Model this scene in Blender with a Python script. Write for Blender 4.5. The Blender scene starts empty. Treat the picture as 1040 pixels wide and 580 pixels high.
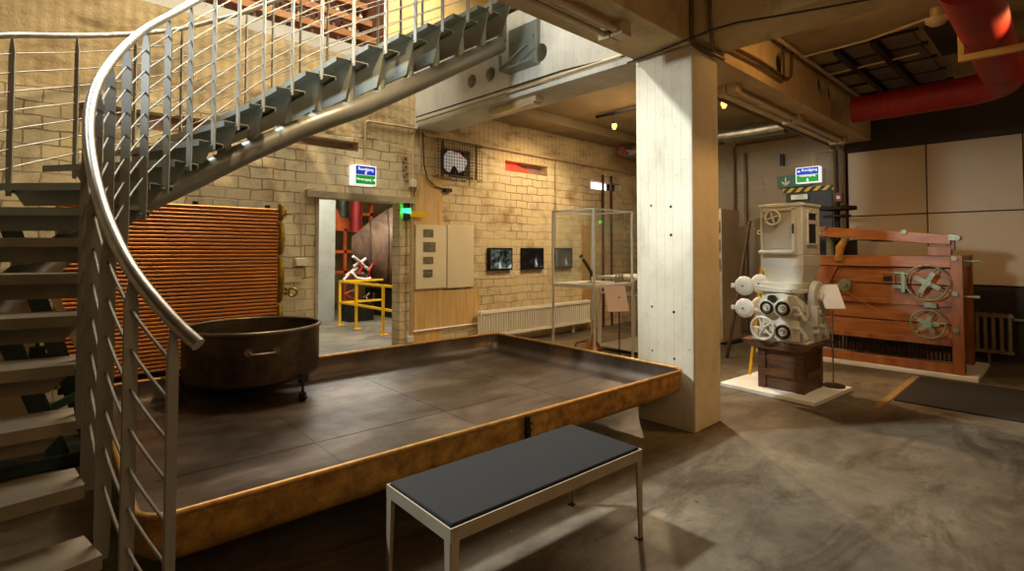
import bpy, bmesh, math, random
from mathutils import Vector as V, Matrix
random.seed(7)
PI = math.pi
C = bpy.context.scene.collection
S = bpy.context.scene

# ------------------------------------------------------------------ materials
def lin(h):
    h = h.lstrip('#')
    o = []
    for i in (0, 2, 4):
        v = int(h[i:i+2], 16) / 255
        o.append(v/12.92 if v <= .04045 else ((v+.055)/1.055)**2.4)
    return (*o, 1)

MATS = {}
def base(name):
    m = bpy.data.materials.new(name); m.use_nodes = True
    MATS[name] = m
    nt = m.node_tree
    b = nt.nodes['Principled BSDF']
    return m, nt, b

def coords(nt, scale=(1, 1, 1), order=None):
    tc = nt.nodes.new('ShaderNodeTexCoord')
    out = tc.outputs['Object']
    if order:
        sep = nt.nodes.new('ShaderNodeSeparateXYZ'); nt.links.new(out, sep.inputs[0])
        cb = nt.nodes.new('ShaderNodeCombineXYZ')
        for i, a in enumerate(order):
            if a: nt.links.new(sep.outputs[a], cb.inputs[i])
        out = cb.outputs[0]
    mp = nt.nodes.new('ShaderNodeMapping'); mp.inputs['Scale'].default_value = scale
    nt.links.new(out, mp.inputs[0])
    return mp.outputs[0]

def noise(nt, vec, sc, det=5, rough=.6, dist=0):
    n = nt.nodes.new('ShaderNodeTexNoise'); n.inputs['Scale'].default_value = sc
    n.inputs['Detail'].default_value = det; n.inputs['Roughness'].default_value = rough
    n.inputs['Distortion'].default_value = dist
    nt.links.new(vec, n.inputs['Vector']); return n.outputs['Fac']

def ramp(nt, fac, stops):
    r = nt.nodes.new('ShaderNodeValToRGB'); e = r.color_ramp.elements
    e[0].position, e[0].color = stops[0]; e[1].position, e[1].color = stops[-1]
    for p, c in stops[1:-1]:
        k = e.new(p); k.color = c
    nt.links.new(fac, r.inputs[0]); return r.outputs[0]

def mix(nt, fac, a, b, mode='MIX'):
    m = nt.nodes.new('ShaderNodeMix'); m.data_type = 'RGBA'; m.blend_type = mode
    if isinstance(fac, (int, float)): m.inputs['Factor'].default_value = fac
    else: nt.links.new(fac, m.inputs['Factor'])
    for i, v in (('A', a), ('B', b)):
        s = [q for q in m.inputs if q.name == i and q.type == 'RGBA'][0]
        if isinstance(v, tuple): s.default_value = v
        else: nt.links.new(v, s)
    return [q for q in m.outputs if q.type == 'RGBA'][0]

def bump(nt, b, h, strength=.3, dist=.01):
    n = nt.nodes.new('ShaderNodeBump'); n.inputs['Strength'].default_value = strength
    n.inputs['Distance'].default_value = dist
    nt.links.new(h, n.inputs['Height']); nt.links.new(n.outputs[0], b.inputs['Normal'])

def mat(name, c1, c2=None, sc=6, rough=.6, metal=0, bmp=0, stretch=(1, 1, 1), lo=.35, hi=.65, bsc=None, rvar=0):
    m, nt, b = base(name)
    c2 = c2 or c1
    v = coords(nt, stretch)
    n = noise(nt, v, sc)
    nt.links.new(ramp(nt, n, [(lo, lin(c1)), (hi, lin(c2))]), b.inputs['Base Color'])
    b.inputs['Roughness'].default_value = rough
    b.inputs['Metallic'].default_value = metal
    if rvar:
        mr = nt.nodes.new('ShaderNodeMapRange')
        mr.inputs['To Min'].default_value = rough - rvar; mr.inputs['To Max'].default_value = rough + rvar
        nt.links.new(n, mr.inputs[0]); nt.links.new(mr.outputs[0], b.inputs['Roughness'])
    if bmp: bump(nt, b, noise(nt, v, bsc or sc*4), bmp, .01)
    return m

def emit(name, c, s, basec=None):
    m, nt, b = base(name)
    b.inputs['Base Color'].default_value = lin(basec or c)
    b.inputs['Emission Color'].default_value = lin(c); b.inputs['Emission Strength'].default_value = s
    return m

def concrete(name, c1, c2, c3, stain='#2e2418', boards=None, bscale=6, rough=.85, amt=.5):
    """board-marked concrete; boards = axis letter across which boards repeat"""
    m, nt, b = base(name)
    v = coords(nt)
    n = noise(nt, v, 1.3, 8, .62)
    col = ramp(nt, n, [(.3, lin(c1)), (.5, lin(c2)), (.72, lin(c3))])
    st = noise(nt, coords(nt, (1.2, 1.2, .35)), 2.3, 9, .7, .4)
    f = ramp(nt, st, [(.55, (0, 0, 0, 1)), (.78, (amt, amt, amt, 1))])
    col = mix(nt, f, col, lin(stain))
    pit = noise(nt, v, 38, 3, .5)
    f2 = ramp(nt, pit, [(.68, (0, 0, 0, 1)), (.76, (.6, .6, .6, 1))])
    col = mix(nt, f2, col, lin(stain))
    h = noise(nt, v, 14, 6, .6)
    if boards:
        w = nt.nodes.new('ShaderNodeTexWave'); w.wave_profile = 'SAW'; w.bands_direction = boards.upper()
        w.inputs['Scale'].default_value = bscale / (2*PI) * .62; w.inputs['Distortion'].default_value = .15
        nt.links.new(v, w.inputs[0])
        g = ramp(nt, w.outputs['Fac'], [(.0, (.0, .0, .0, 1)), (.05, (1, 1, 1, 1))])
        col = mix(nt, .28, col, g, 'MULTIPLY')
        h = mix(nt, .5, h, g)
    nt.links.new(col, b.inputs['Base Color'])
    b.inputs['Roughness'].default_value = rough
    bump(nt, b, h, .35, .012)
    return m

def brick(name, c1, c2, mortar, order, bw=.25, bh=.128, stain='#4a3318', zt=None, plaster='#c9b184', chips=.75):
    m, nt, b = base(name)
    vec = coords(nt, (1, 1, 1), order)
    # wobble the joints
    nz = nt.nodes.new('ShaderNodeTexNoise'); nz.inputs['Scale'].default_value = 4; nz.inputs['Detail'].default_value = 4
    nt.links.new(vec, nz.inputs['Vector'])
    off = nt.nodes.new('ShaderNodeVectorMath'); off.operation = 'SUBTRACT'; off.inputs[1].default_value = (.5, .5, .5)
    nt.links.new(nz.outputs['Color'], off.inputs[0])
    sc = nt.nodes.new('ShaderNodeVectorMath'); sc.operation = 'SCALE'; sc.inputs['Scale'].default_value = .07
    nt.links.new(off.outputs[0], sc.inputs[0])
    ad = nt.nodes.new('ShaderNodeVectorMath'); nt.links.new(vec, ad.inputs[0]); nt.links.new(sc.outputs[0], ad.inputs[1])
    bt = nt.nodes.new('ShaderNodeTexBrick'); nt.links.new(ad.outputs[0], bt.inputs['Vector'])
    bt.inputs['Scale'].default_value = 1; bt.inputs['Brick Width'].default_value = bw
    bt.inputs['Row Height'].default_value = bh; bt.inputs['Mortar Size'].default_value = .008
    bt.inputs['Mortar Smooth'].default_value = .3
    bt.inputs['Color1'].default_value = lin(c1); bt.inputs['Color2'].default_value = lin(c2)
    bt.inputs['Mortar'].default_value = lin(mortar)
    ob = coords(nt)
    n = noise(nt, ob, 2.2, 9, .65)
    tint = ramp(nt, n, [(.32, lin('#b59a6c')), (.5, lin('#ffffff')), (.7, lin('#fff6df'))])
    # joints are partly painted over: fade mortar by noise
    fade = ramp(nt, noise(nt, ob, 1.7, 5, .6), [(.40, (.15, .15, .15, 1)), (.60, (chips, chips, chips, 1))])
    col = mix(nt, fade, lin(c1), bt.outputs['Color'])
    col = mix(nt, .75, col, tint, 'MULTIPLY')
    st = noise(nt, coords(nt, (1, 1, .5)), 1.1, 10, .7, .6)
    f = ramp(nt, st, [(.60, (0, 0, 0, 1)), (.78, (.3, .3, .3, 1))])
    col = mix(nt, f, col, lin(stain))
    h = bt.outputs['Fac']
    inv = nt.nodes.new('ShaderNodeInvert'); nt.links.new(h, inv.inputs['Color'])
    hh = mix(nt, .35, inv.outputs[0], noise(nt, ob, 25, 6, .7))
    if zt:      # smooth rendered concrete above height zt
        sp = nt.nodes.new('ShaderNodeSeparateXYZ'); tcc = nt.nodes.new('ShaderNodeTexCoord')
        nt.links.new(tcc.outputs['Object'], sp.inputs[0])
        wob = nt.nodes.new('ShaderNodeMath'); wob.operation = 'MULTIPLY_ADD'
        wob.inputs[1].default_value = .5; nt.links.new(noise(nt, ob, 1.5, 4), wob.inputs[0]); nt.links.new(sp.outputs['Z'], wob.inputs[2])
        mr = nt.nodes.new('ShaderNodeMapRange'); mr.inputs['From Min'].default_value = zt+.22; mr.inputs['From Max'].default_value = zt+.27
        nt.links.new(wob.outputs[0], mr.inputs[0])
        pl = ramp(nt, noise(nt, coords(nt, (1, 1, 3)), 1.6, 9, .7), [(.3, lin('#7d6540')), (.5, lin(plaster)), (.7, lin('#d9c595'))])
        wv = nt.nodes.new('ShaderNodeTexWave'); wv.bands_direction = 'X'; wv.inputs['Scale'].default_value = 3.2
        wv.inputs['Distortion'].default_value = 1.2; nt.links.new(ob, wv.inputs[0])
        pl = mix(nt, .16, pl, wv.outputs['Color'], 'MULTIPLY')
        col = mix(nt, mr.outputs[0], col, pl)
    if zt: hh = mix(nt, mr.outputs[0], hh, noise(nt, ob, 9, 8, .7))
    nt.links.new(col, b.inputs['Base Color'])
    b.inputs['Roughness'].default_value = .85
    bump(nt, b, hh, .8, .025)
    return m

def floor_mat():
    m, nt, b = base('floor_concrete')
    v = coords(nt)
    n = noise(nt, v, .9, 9, .6, .3)
    col = ramp(nt, n, [(.3, lin('#54483a')), (.48, lin('#6f6350')), (.62, lin('#80745e')), (.75, lin('#9a8d74'))])
    st = noise(nt, coords(nt, (.5, 1.3, 1)), 2.1, 10, .75, .8)
    f = ramp(nt, st, [(.47, (0, 0, 0, 1)), (.62, (.75, .75, .75, 1))])
    col = mix(nt, f, col, lin('#453521'))
    gr = noise(nt, v, 7, 12, .8)
    col = mix(nt, .55, col, ramp(nt, gr, [(.3, lin('#8c8478')), (.6, lin('#ffffff'))]), 'MULTIPLY')
    sp = noise(nt, v, 17, 4, .5)
    f2 = ramp(nt, sp, [(.66, (0, 0, 0, 1)), (.75, (.7, .7, .7, 1))])
    col = mix(nt, f2, col, lin('#3c2c1b'))
    sp2 = noise(nt, coords(nt, (1, 1, 1)), 29, 2, .5)
    f3 = ramp(nt, sp2, [(.76, (0, 0, 0, 1)), (.79, (.9, .9, .9, 1))])
    col = mix(nt, f3, col, lin('#d8cbb0'))
    nt.links.new(col, b.inputs['Base Color'])
    r = ramp(nt, noise(nt, v, 2.5, 6, .6), [(.3, (.42, .42, .42, 1)), (.7, (.72, .72, .72, 1))])
    nt.links.new(r, b.inputs['Roughness'])
    bump(nt, b, noise(nt, v, 30, 6, .7), .18, .01)
    return m

def tray_mat():
    m, nt, b = base('tray_steel')
    v = coords(nt)
    n = noise(nt, coords(nt, (.6, 1.6, 1)), 1.5, 8, .6, .6)
    col = ramp(nt, n, [(.3, lin('#3b3028')), (.5, lin('#584a3e')), (.66, lin('#7c6c5f')), (.8, lin('#7a4f32'))])
    rs = noise(nt, v, 3.4, 8, .7)
    f = ramp(nt, rs, [(.58, (0, 0, 0, 1)), (.75, (.5, .5, .5, 1))])
    col = mix(nt, f, col, lin('#5d3b28'))
    nt.links.new(col, b.inputs['Base Color'])
    b.inputs['Metallic'].default_value = .55
    r = ramp(nt, noise(nt, v, 4, 8, .7), [(.3, (.3, .3, .3, 1)), (.7, (.55, .55, .55, 1))])
    nt.links.new(r, b.inputs['Roughness'])
    bump(nt, b, noise(nt, v, 2.2, 4, .5), .25, .03)
    return m

def glass(name, tint=(1, 1, 1, 1)):
    m, nt, b = base(name)
    nt.nodes.remove(b)
    o = nt.nodes['Material Output']
    t = nt.nodes.new('ShaderNodeBsdfTransparent'); t.inputs[0].default_value = tint
    g = nt.nodes.new('ShaderNodeBsdfGlossy'); g.inputs['Roughness'].default_value = .02
    fr = nt.nodes.new('ShaderNodeLayerWeight'); fr.inputs['Blend'].default_value = .12
    mx = nt.nodes.new('ShaderNodeMixShader')
    ml_ = nt.nodes.new('ShaderNodeMath'); ml_.operation = 'MULTIPLY_ADD'; ml_.inputs[1].default_value = .5; ml_.inputs[2].default_value = .03
    nt.links.new(fr.outputs['Facing'], ml_.inputs[0])
    nt.links.new(ml_.outputs[0], mx.inputs[0]); nt.links.new(t.outputs[0], mx.inputs[1]); nt.links.new(g.outputs[0], mx.inputs[2])
    nt.links.new(mx.outputs[0], o.inputs[0])
    return m

floor_m = floor_mat()
tray_m = tray_mat()
brick_m = brick('painted_brick', '#d6c6a0', '#c8b48a', '#6b5433', ('X', 'Z', None), zt=2.95)
brick_m2 = brick('painted_brick_side', '#dcc698', '#d2b885', '#7b5f37', ('Y', 'Z', None))
conc_x = concrete('beam_concrete', '#a58d62', '#c0a878', '#d2bd90', boards='y', bscale=60)
conc_light = concrete('column_concrete', '#b9ae94', '#cfc5ab', '#ddd4bc', boards='y', bscale=40, amt=.35)
conc_cold = concrete('beam_face_concrete', '#b4b0a2', '#cfccc0', '#dedbd0', stain='#5b4a36', boards='y', bscale=30, amt=.45)
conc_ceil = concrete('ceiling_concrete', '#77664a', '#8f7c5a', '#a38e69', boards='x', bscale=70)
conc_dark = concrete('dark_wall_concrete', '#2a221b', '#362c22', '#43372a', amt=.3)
conc_rw = concrete('right_wall_concrete', '#7d6e55', '#94846a', '#a59477', boards='z', bscale=30)
conc_plain = concrete('plain_concrete', '#8d7f66', '#a8997d', '#b9ab90')
steel_g = mat('painted_grey_steel', '#7e827b', '#8e928a', 3, .42, .35, .05)
tread_m = mat('tread_steel_dim_warm', '#857b68', '#988d78', 5, .5, .3, .12, bsc=60)  # lower treads: same stair steel, with dim warm light put into its colour
rod_m = mat('rod_steel', '#8f8a7e', '#a09b8f', 30, .48, .9, 0)
post_m = mat('baluster_paint', '#858378', '#94928a', 3, .5, .1, .05)
stainless = mat('brushed_stainless', '#aaa498', '#bab4a8', 30, .36, 1, 0)
pipe_m = mat('stringer_paint', '#7c7a72', '#85837b', 4, .38, .35)
rust_gold = mat('rusted_tray_side', '#6f4a18', '#c4943f', 13, .6, .25, .5, lo=.3, hi=.7)
rim_m = mat('tray_rim', '#a9793c', '#c79a58', 20, .42, .5, .2)
pot_m = mat('tarnished_copper_tub', '#3f362b', '#5d4f3c', 7, .42, .8, .35, bsc=30, rvar=.08)
pot_rim = mat('tub_rim_steel', '#6a6051', '#80725d', 12, .35, .8)
black_iron = mat('black_iron', '#1b1712', '#2a241c', 9, .5, .5)
copper = mat('copper_tube', '#f09a4c', '#ffba74', 3, .32, .75, 0, (.6, 1, 40), rvar=.06)
brass = mat('brass', '#9b7a24', '#c0a03c', 12, .35, .9, .2)
carpet = None
def carpet_mat():
    m, nt, b = base('felt_seat')
    v = coords(nt)
    nt.links.new(ramp(nt, noise(nt, v, 260, 3, .7), [(.35, lin('#100f0e')), (.65, lin('#2e2c29'))]), b.inputs['Base Color'])
    b.inputs['Roughness'].default_value = .95
    bump(nt, b, noise(nt, v, 300, 3, .7), .6, .004)
    return m
carpet = carpet_mat()
bench_m = mat('bench_frame_paint', '#a6987e', '#b3a58b', 8, .45, .3)
white_p = mat('white_paint', '#e6e4dc', '#efede6', 6, .5)
mill_m = mat('mill_enamel', '#c6c2b0', '#d0ccbb', 5, .36, 0, .03)
mill_d = mat('mill_panel_grey', '#a9a08c', '#b5ac98', 5, .45)
disc_m = mat('white_enamel', '#e0e2dc', '#e8eae5', 6, .25)
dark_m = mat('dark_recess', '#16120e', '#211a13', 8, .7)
wood_dk = mat('dark_stained_wood', '#452b15', '#694522', 3, .55, 0, .3, (1.5, 1.5, 12))
wood_or = mat('varnished_orange_wood', '#94582a', '#b67640', 2.2, .38, 0, .12, (5, 1, 6))
wood_or2 = mat('varnished_red_wood', '#8a4c26', '#aa6c3a', 2.2, .4, 0, .12, (5, 5, 1))
green_g = mat('grey_green_cast_iron', '#7d8468', '#989f82', 9, .4, .4, .1)
red_pipe = mat('red_pipe_paint', '#86140a', '#9c1c0e', 4, .55, 0)
yellow_p = mat('yellow_paint', '#e0a800', '#edb80c', 4, .4)
cream_p = mat('cream_angle_paint', '#c7a960', '#d0b470', 5, .5)
panel_m = mat('beige_wall_panel', '#b7a383', '#bda989', 2, .55)
board_m = mat('cream_display_board', '#d9cda9', '#ded3b2', 3, .6)
photo_m = mat('printed_photograph', '#2c261c', '#8f8468', 60, .5)
rad_m = mat('radiator_paint', '#ece6d4', '#f2ecdc', 5, .4)
rad_dk = mat('old_radiator_paint', '#7a6a4c', '#8d7c5c', 5, .45)
wire_m = mat('rusty_wire', '#3a2f22', '#554632', 10, .6, .5)
pipe_cond = mat('conduit', '#b7a27a', '#c4b08a', 8, .5, .2)
pipe_dk = mat('dark_conduit', '#5f4a2c', '#6f5735', 8, .5, .3)
cable_m = mat('black_cable', '#1a1510', '#221b14', 5, .6)
orange_m = mat('orange_machine_paint', '#c4501a', '#d8642a', 5, .5)
barrel_m = mat('barrel_steel', '#5a4334', '#82634c', 2, .5, .4, .1, (6, 1, 1))
hoop_m = mat('barrel_hoop', '#4f3d31', '#66503f', 6, .4, .6)
green_dk = mat('dark_green_paint', '#16221a', '#22332a', 5, .45)
green_md = mat('green_paint', '#2d5a34', '#3a6b40', 5, .5)
tan_m = mat('tan_board', '#b49566', '#c4a676', 3, .7, 0, .1)
sign_blue = emit('sign_blue', '#0a3fc0', .55); sign_green = emit('sign_green', '#0c9a2c', .5)
sign_white = emit('sign_white', '#ffffff', .75); sign_dgreen = mat('sign_dark_green', '#0a5a35', '#0c6038', 3, .4)
green_led = emit('green_lamp', '#20ff60', 9); lamp_or = emit('amber_lamp', '#ffab40', 8)
lamp_warm = emit('halogen_lamp', '#ffdca0', 30); tube_m = mat('unlit_tube', '#b5a481', '#c2b18d', 5, .3)
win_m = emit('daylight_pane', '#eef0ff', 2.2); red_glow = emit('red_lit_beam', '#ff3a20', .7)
galv = mat('galvanised_duct', '#8f8f86', '#b2b2aa', 6, .3, .9)
yellow_wall = mat('yellow_wall_paint', '#d2b066', '#e2cb92', 1.2, .8)
glass_m = glass('showcase_glass', (.97, .99, .98, 1)); 
paper_m = mat('paper_card', '#d8bfae', '#dcc6b6', 5, .7); copper_b = mat('bright_copper', '#b4703e', '#d0905c', 5, .25, .9)
rubber = mat('rubber_mat', '#191510', '#231d16', 60, .85, 0, .4)
switch_m = mat('switch_plastic', '#d2ccb8', '#d8d2c0', 4, .5)

def tv_mat(name, kind):
    m, nt, b = base(name)
    v = coords(nt)
    n = noise(nt, v, 7 if kind == 0 else 5, 4, .6, 1.0)
    if kind == 0: st = [(.4, lin('#0c100e')), (.55, lin('#59605a')), (.7, lin('#c9d0c6'))]
    elif kind == 1: st = [(.5, lin('#090709')), (.6, lin('#2c282c')), (.72, lin('#b9b4b4'))]
    else: st = [(.5, lin('#23241f')), (.63, lin('#4b4c43')), (.74, lin('#c8ccbb'))]
    c = ramp(nt, n, st)
    b.inputs['Base Color'].default_value = lin('#050505'); b.inputs['Roughness'].default_value = .2
    nt.links.new(c, b.inputs['Emission Color']); b.inputs['Emission Strength'].default_value = 1.0
    return m

def hazard_mat():
    m, nt, b = base('hazard_stripes')
    v = coords(nt)
    w = nt.nodes.new('ShaderNodeTexWave'); w.bands_direction = 'DIAGONAL'; w.inputs['Scale'].default_value = 4.6
    mp = nt.nodes.new('ShaderNodeMapping'); mp.inputs['Scale'].default_value = (0, 1, 1); nt.links.new(v, mp.inputs[0])
    nt.links.new(mp.outputs[0], w.inputs[0])
    r = ramp(nt, w.outputs['Fac'], [(.48, lin('#0c0a07')), (.52, lin('#e8bf18'))])
    nt.links.new(r, b.inputs['Base Color']); b.inputs['Roughness'].default_value = .5
    return m
hazard = hazard_mat()

# ------------------------------------------------------------------ mesh builder
class MB:
    def __init__(s): s.bm = bmesh.new()
    def _face(s, vs):
        try: return s.bm.faces.new(vs)
        except ValueError: return None
    def hexa(s, p):        # 8 points: bottom 4 ccw, top 4 ccw
        v = [s.bm.verts.new(V(q)) for q in p]
        for f in ((3, 2, 1, 0), (4, 5, 6, 7), (0, 1, 5, 4), (1, 2, 6, 5), (2, 3, 7, 6), (3, 0, 4, 7)):
            s._face([v[i] for i in f])
        return s
    def box(s, x0, x1, y0, y1, z0, z1):
        x0, x1 = min(x0, x1), max(x0, x1); y0, y1 = min(y0, y1), max(y0, y1); z0, z1 = min(z0, z1), max(z0, z1)
        return s.hexa([(x0, y0, z0), (x1, y0, z0), (x1, y1, z0), (x0, y1, z0), (x0, y0, z1), (x1, y0, z1), (x1, y1, z1), (x0, y1, z1)])
    def bar(s, p0, p1, w, h, up=(0, 0, 1)):     # rectangular bar from p0 to p1, w sideways, h along up
        p0, p1 = V(p0), V(p1); d = (p1-p0).normalized(); u = V(up)
        sd = d.cross(u)
        if sd.length < 1e-4: sd = d.cross(V((1, 0, 0)))
        sd.normalize(); u = sd.cross(d).normalized()
        a, b = sd*w/2, u*h/2
        return s.hexa([p0-a-b, p1-a-b, p1+a-b, p0+a-b, p0-a+b, p1-a+b, p1+a+b, p0+a+b])
    def prism(s, poly, vec):
        vec = V(vec)
        a = [s.bm.verts.new(V(q)) for q in poly]; b = [s.bm.verts.new(V(q)+vec) for q in poly]
        s._face(a[::-1]); s._face(b)
        n = len(a)
        for i in range(n): s._face([a[i], a[(i+1) % n], b[(i+1) % n], b[i]])
        return s
    def tube(s, path, r, seg=10, caps=True, closed=False):
        path = [V(p) for p in path]; n = len(path); rings = []
        rr = r if isinstance(r, (list, tuple)) else [r]*n
        t0 = (path[1]-path[0]).normalized()
        ref = V((0, 0, 1)) if abs(t0.z) < .9 else V((1, 0, 0))
        nrm = (ref - t0*ref.dot(t0)).normalized()
        for i, p in enumerate(path):
            if closed: t = (path[(i+1) % n]-path[i-1]).normalized()
            else: t = (path[min(i+1, n-1)]-path[max(i-1, 0)]).normalized()
            nrm = (nrm - t*nrm.dot(t)).normalized(); bi = t.cross(nrm)
            rings.append([s.bm.verts.new(p + (nrm*math.cos(2*PI*k/seg) + bi*math.sin(2*PI*k/seg))*rr[i]) for k in range(seg)])
        m = n if closed else n-1
        for i in range(m):
            a, b = rings[i], rings[(i+1) % n]
            for k in range(seg): s._face([a[k], a[(k+1) % seg], b[(k+1) % seg], b[k]])
        if caps and not closed: s._face(rings[0][::-1]); s._face(rings[-1])
        return s
    def cyl(s, p0, p1, r, seg=16, r2=None): return s.tube([p0, p1], [r, r2 if r2 is not None else r], seg)
    def lathe(s, prof, c, axis=(0, 0, 1), seg=32, capa=False, capb=False):
        c, ax = V(c), V(axis).normalized()
        ref = V((0, 0, 1)) if abs(ax.z) < .9 else V((1, 0, 0))
        u = (ref-ax*ref.dot(ax)).normalized(); w = ax.cross(u)
        rings = []
        for r, h in prof:
            rings.append([s.bm.verts.new(c+ax*h+(u*math.cos(2*PI*k/seg)+w*math.sin(2*PI*k/seg))*max(r, 1e-4)) for k in range(seg)])
        for a, b in zip(rings, rings[1:]):
            for k in range(seg): s._face([a[k], a[(k+1) % seg], b[(k+1) % seg], b[k]])
        if capa: s._face(rings[0][::-1])
        if capb: s._face(rings[-1])
        return s
    def ring(s, c, axis, R, r, seg=32, rs=8):
        c, ax = V(c), V(axis).normalized()
        ref = V((0, 0, 1)) if abs(ax.z) < .9 else V((1, 0, 0))
        u = (ref-ax*ref.dot(ax)).normalized(); w = ax.cross(u)
        return s.tube([c+(u*math.cos(2*PI*k/seg)+w*math.sin(2*PI*k/seg))*R for k in range(seg)], r, rs, closed=True)
    def sphere(s, c, r, seg=12):
        return s.lathe([(r*math.sin(PI*i/8), -r*math.cos(PI*i/8)) for i in range(9)], c, seg=seg)

WM = {}
def link(o, parent=None, loc=None):
    C.objects.link(o)
    if parent is not None:
        o.parent = parent; WM[o.name] = WM[parent.name]
    else: WM[o.name] = Matrix.Identity(4)
    return o
def obj(name, mb, m, parent=None, bev=0, smooth=40, sol=0):
    """one mesh object; geometry is given in world space (or in the thing's own space when the thing is local)"""
    bm = mb.bm
    bmesh.ops.recalc_face_normals(bm, faces=bm.faces)
    if parent is not None: bmesh.ops.transform(bm, matrix=WM[parent.name].inverted(), verts=bm.verts)
    me = bpy.data.meshes.new(name); bm.to_mesh(me); bm.free()
    me.polygons.foreach_set('use_smooth', [True]*len(me.polygons))
    me.set_sharp_from_angle(angle=math.radians(smooth))
    me.materials.append(m)
    o = bpy.data.objects.new(name, me)
    link(o, parent)
    if bev:
        md = o.modifiers.new('bevel', 'BEVEL'); md.width = bev; md.segments = 2; md.limit_method = 'ANGLE'
    return o
def tag(o, label, cat, group=None):
    o['label'] = label; o['category'] = cat
    if group: o['group'] = group
    return o
def thing(name, label, cat, loc=(0, 0, 0), group=None):
    o = bpy.data.objects.new(name, None); o.location = loc; o.empty_display_size = .1
    C.objects.link(o); WM[o.name] = Matrix.Translation(V(loc))
    return tag(o, label, cat, group)
def struct(name, mb, m, **k):
    o = obj(name, mb, m, **k); o['kind'] = 'structure'; return o
def text_part(s, name, parent, origin, xdir, ydir, size, m, align='CENTER', depth=.002):
    cu = bpy.data.curves.new(name, 'FONT'); cu.body = s; cu.size = size; cu.extrude = depth
    cu.align_x = align; cu.align_y = 'CENTER'
    to = bpy.data.objects.new(name, cu); C.objects.link(to)
    bpy.context.view_layer.update()
    me = bpy.data.meshes.new_from_object(to.evaluated_get(bpy.context.evaluated_depsgraph_get()))
    bpy.data.objects.remove(to)
    x, y = V(xdir).normalized(), V(ydir).normalized(); z = x.cross(y)
    M = Matrix((( x.x, y.x, z.x, origin[0]), (x.y, y.y, z.y, origin[1]), (x.z, y.z, z.z, origin[2]), (0, 0, 0, 1)))
    me.transform(M); me.transform(WM[parent.name].inverted())
    me.materials.clear(); me.materials.append(m)
    o = bpy.data.objects.new(name, me); link(o, parent); return o
def holed_wall(mb, axis, p0, p1, u0, u1, z0, z1, holes):
    us = sorted({u0, u1, *[h[0] for h in holes], *[h[1] for h in holes]})
    zs = sorted({z0, z1, *[h[2] for h in holes], *[h[3] for h in holes]})
    solid = {}
    for i in range(len(us)-1):
        for j in range(len(zs)-1):
            cu, cz = (us[i]+us[i+1])/2, (zs[j]+zs[j+1])/2
            solid[i, j] = not any(h[0] < cu < h[1] and h[2] < cz < h[3] for h in holes)
    P = (lambda u, p, z: (u, p, z)) if axis == 'y' else (lambda u, p, z: (p, u, z))
    bm = mb.bm; vc = {}
    def vv(u, p, z):
        k = (round(u, 5), p, round(z, 5))
        if k not in vc: vc[k] = bm.verts.new(P(u, p, z))
        return vc[k]
    for (i, j), sl in solid.items():
        if not sl: continue
        a, b, c, d = us[i], us[i+1], zs[j], zs[j+1]
        for p in (p0, p1): mb._face([vv(a, p, c), vv(b, p, c), vv(b, p, d), vv(a, p, d)])
        for (ni, nj, q) in ((i-1, j, (a, a, c, d)), (i+1, j, (b, b, c, d)), (i, j-1, (a, b, c, c)), (i, j+1, (a, b, d, d))):
            if not solid.get((ni, nj), False):
                ua, ub, za, zb = q
                if ua == ub: mb._face([vv(ua, p0, za), vv(ua, p1, za), vv(ua, p1, zb), vv(ua, p0, zb)])
                else: mb._face([vv(ua, p0, za), vv(ub, p0, za), vv(ub, p1, za), vv(ua, p1, za)])
    return mb

WY = 6.3      # back wall plane
BX0, BX1 = 4.03, 4.50      # cross beam over the column
BY0, BY1 = 2.13, 2.67      # long beam over the column
BZ = 3.2
UP = 4.3      # upper floor

# ------------------------------------------------------------------ the setting
struct('floor', MB().box(-4, 13, -4, 16, -.2, 0), floor_m)
slots = [(5.75, 6.75, 2.78, 2.95), (7.97, 8.95, 2.66, 2.82), (2.3, 3.18, 2.76, 2.88), (.35, 1.5, 2.70, 2.88), (4.47, 5.02, 2.60, 3.0)]
mb = MB(); holed_wall(mb, 'y', WY, WY+.2, -4, 9.7, 0, 3.98, [(2.66, 3.80, 0, 2.13)] + slots)
struct('wall_back', mb, brick_m)
# upper part of the back wall right of the cross beam
struct('wall_back_upper', MB().box(4.03, 13, WY, WY+.4, 3.98, 4.0), conc_plain)
struct('wall_right', MB().box(9.7, 9.95, 2.5, WY, 0, 3.7), conc_rw)
struct('wall_right_dark', MB().box(9.7, 9.95, -4, 2.5, 0, 3.7), conc_dark)
struct('wall_left', MB().box(-4.2, -4, -4, 16, 0, 8), conc_plain)
struct('wall_front', MB().box(-4, 10, -4.2, -4, 0, 8), conc_plain)
# concrete frame
column = struct('concrete_column', MB().box(BX0, BX1, BY0, BY1, 0, BZ), conc_light, bev=.012)
for (y, z, r_) in ((2.52, 1.88, .010), (2.33, 1.86, .012), (2.33, 1.62, .013), (2.52, 1.0, .010), (2.31, .97, .012), (2.52, .62, .008), (2.31, .58, .010)):
    h_ = obj('tie_hole', MB().cyl((BX0-.0015, y, z), (BX0+.01, y, z), r_, 10), dark_m, column); h_['kind'] = 'structure'
def beam_with_pockets():
    b = MB().box(BX1, 9.7, BY0+.24, BY1, BZ, UP)
    return b
struct('concrete_beam', MB().box(-4, BX0, BY0, BY1, BZ, UP), conc_x, bev=.01)
ob = struct('concrete_beam', beam_with_pockets(), conc_x, bev=.01)
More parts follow.
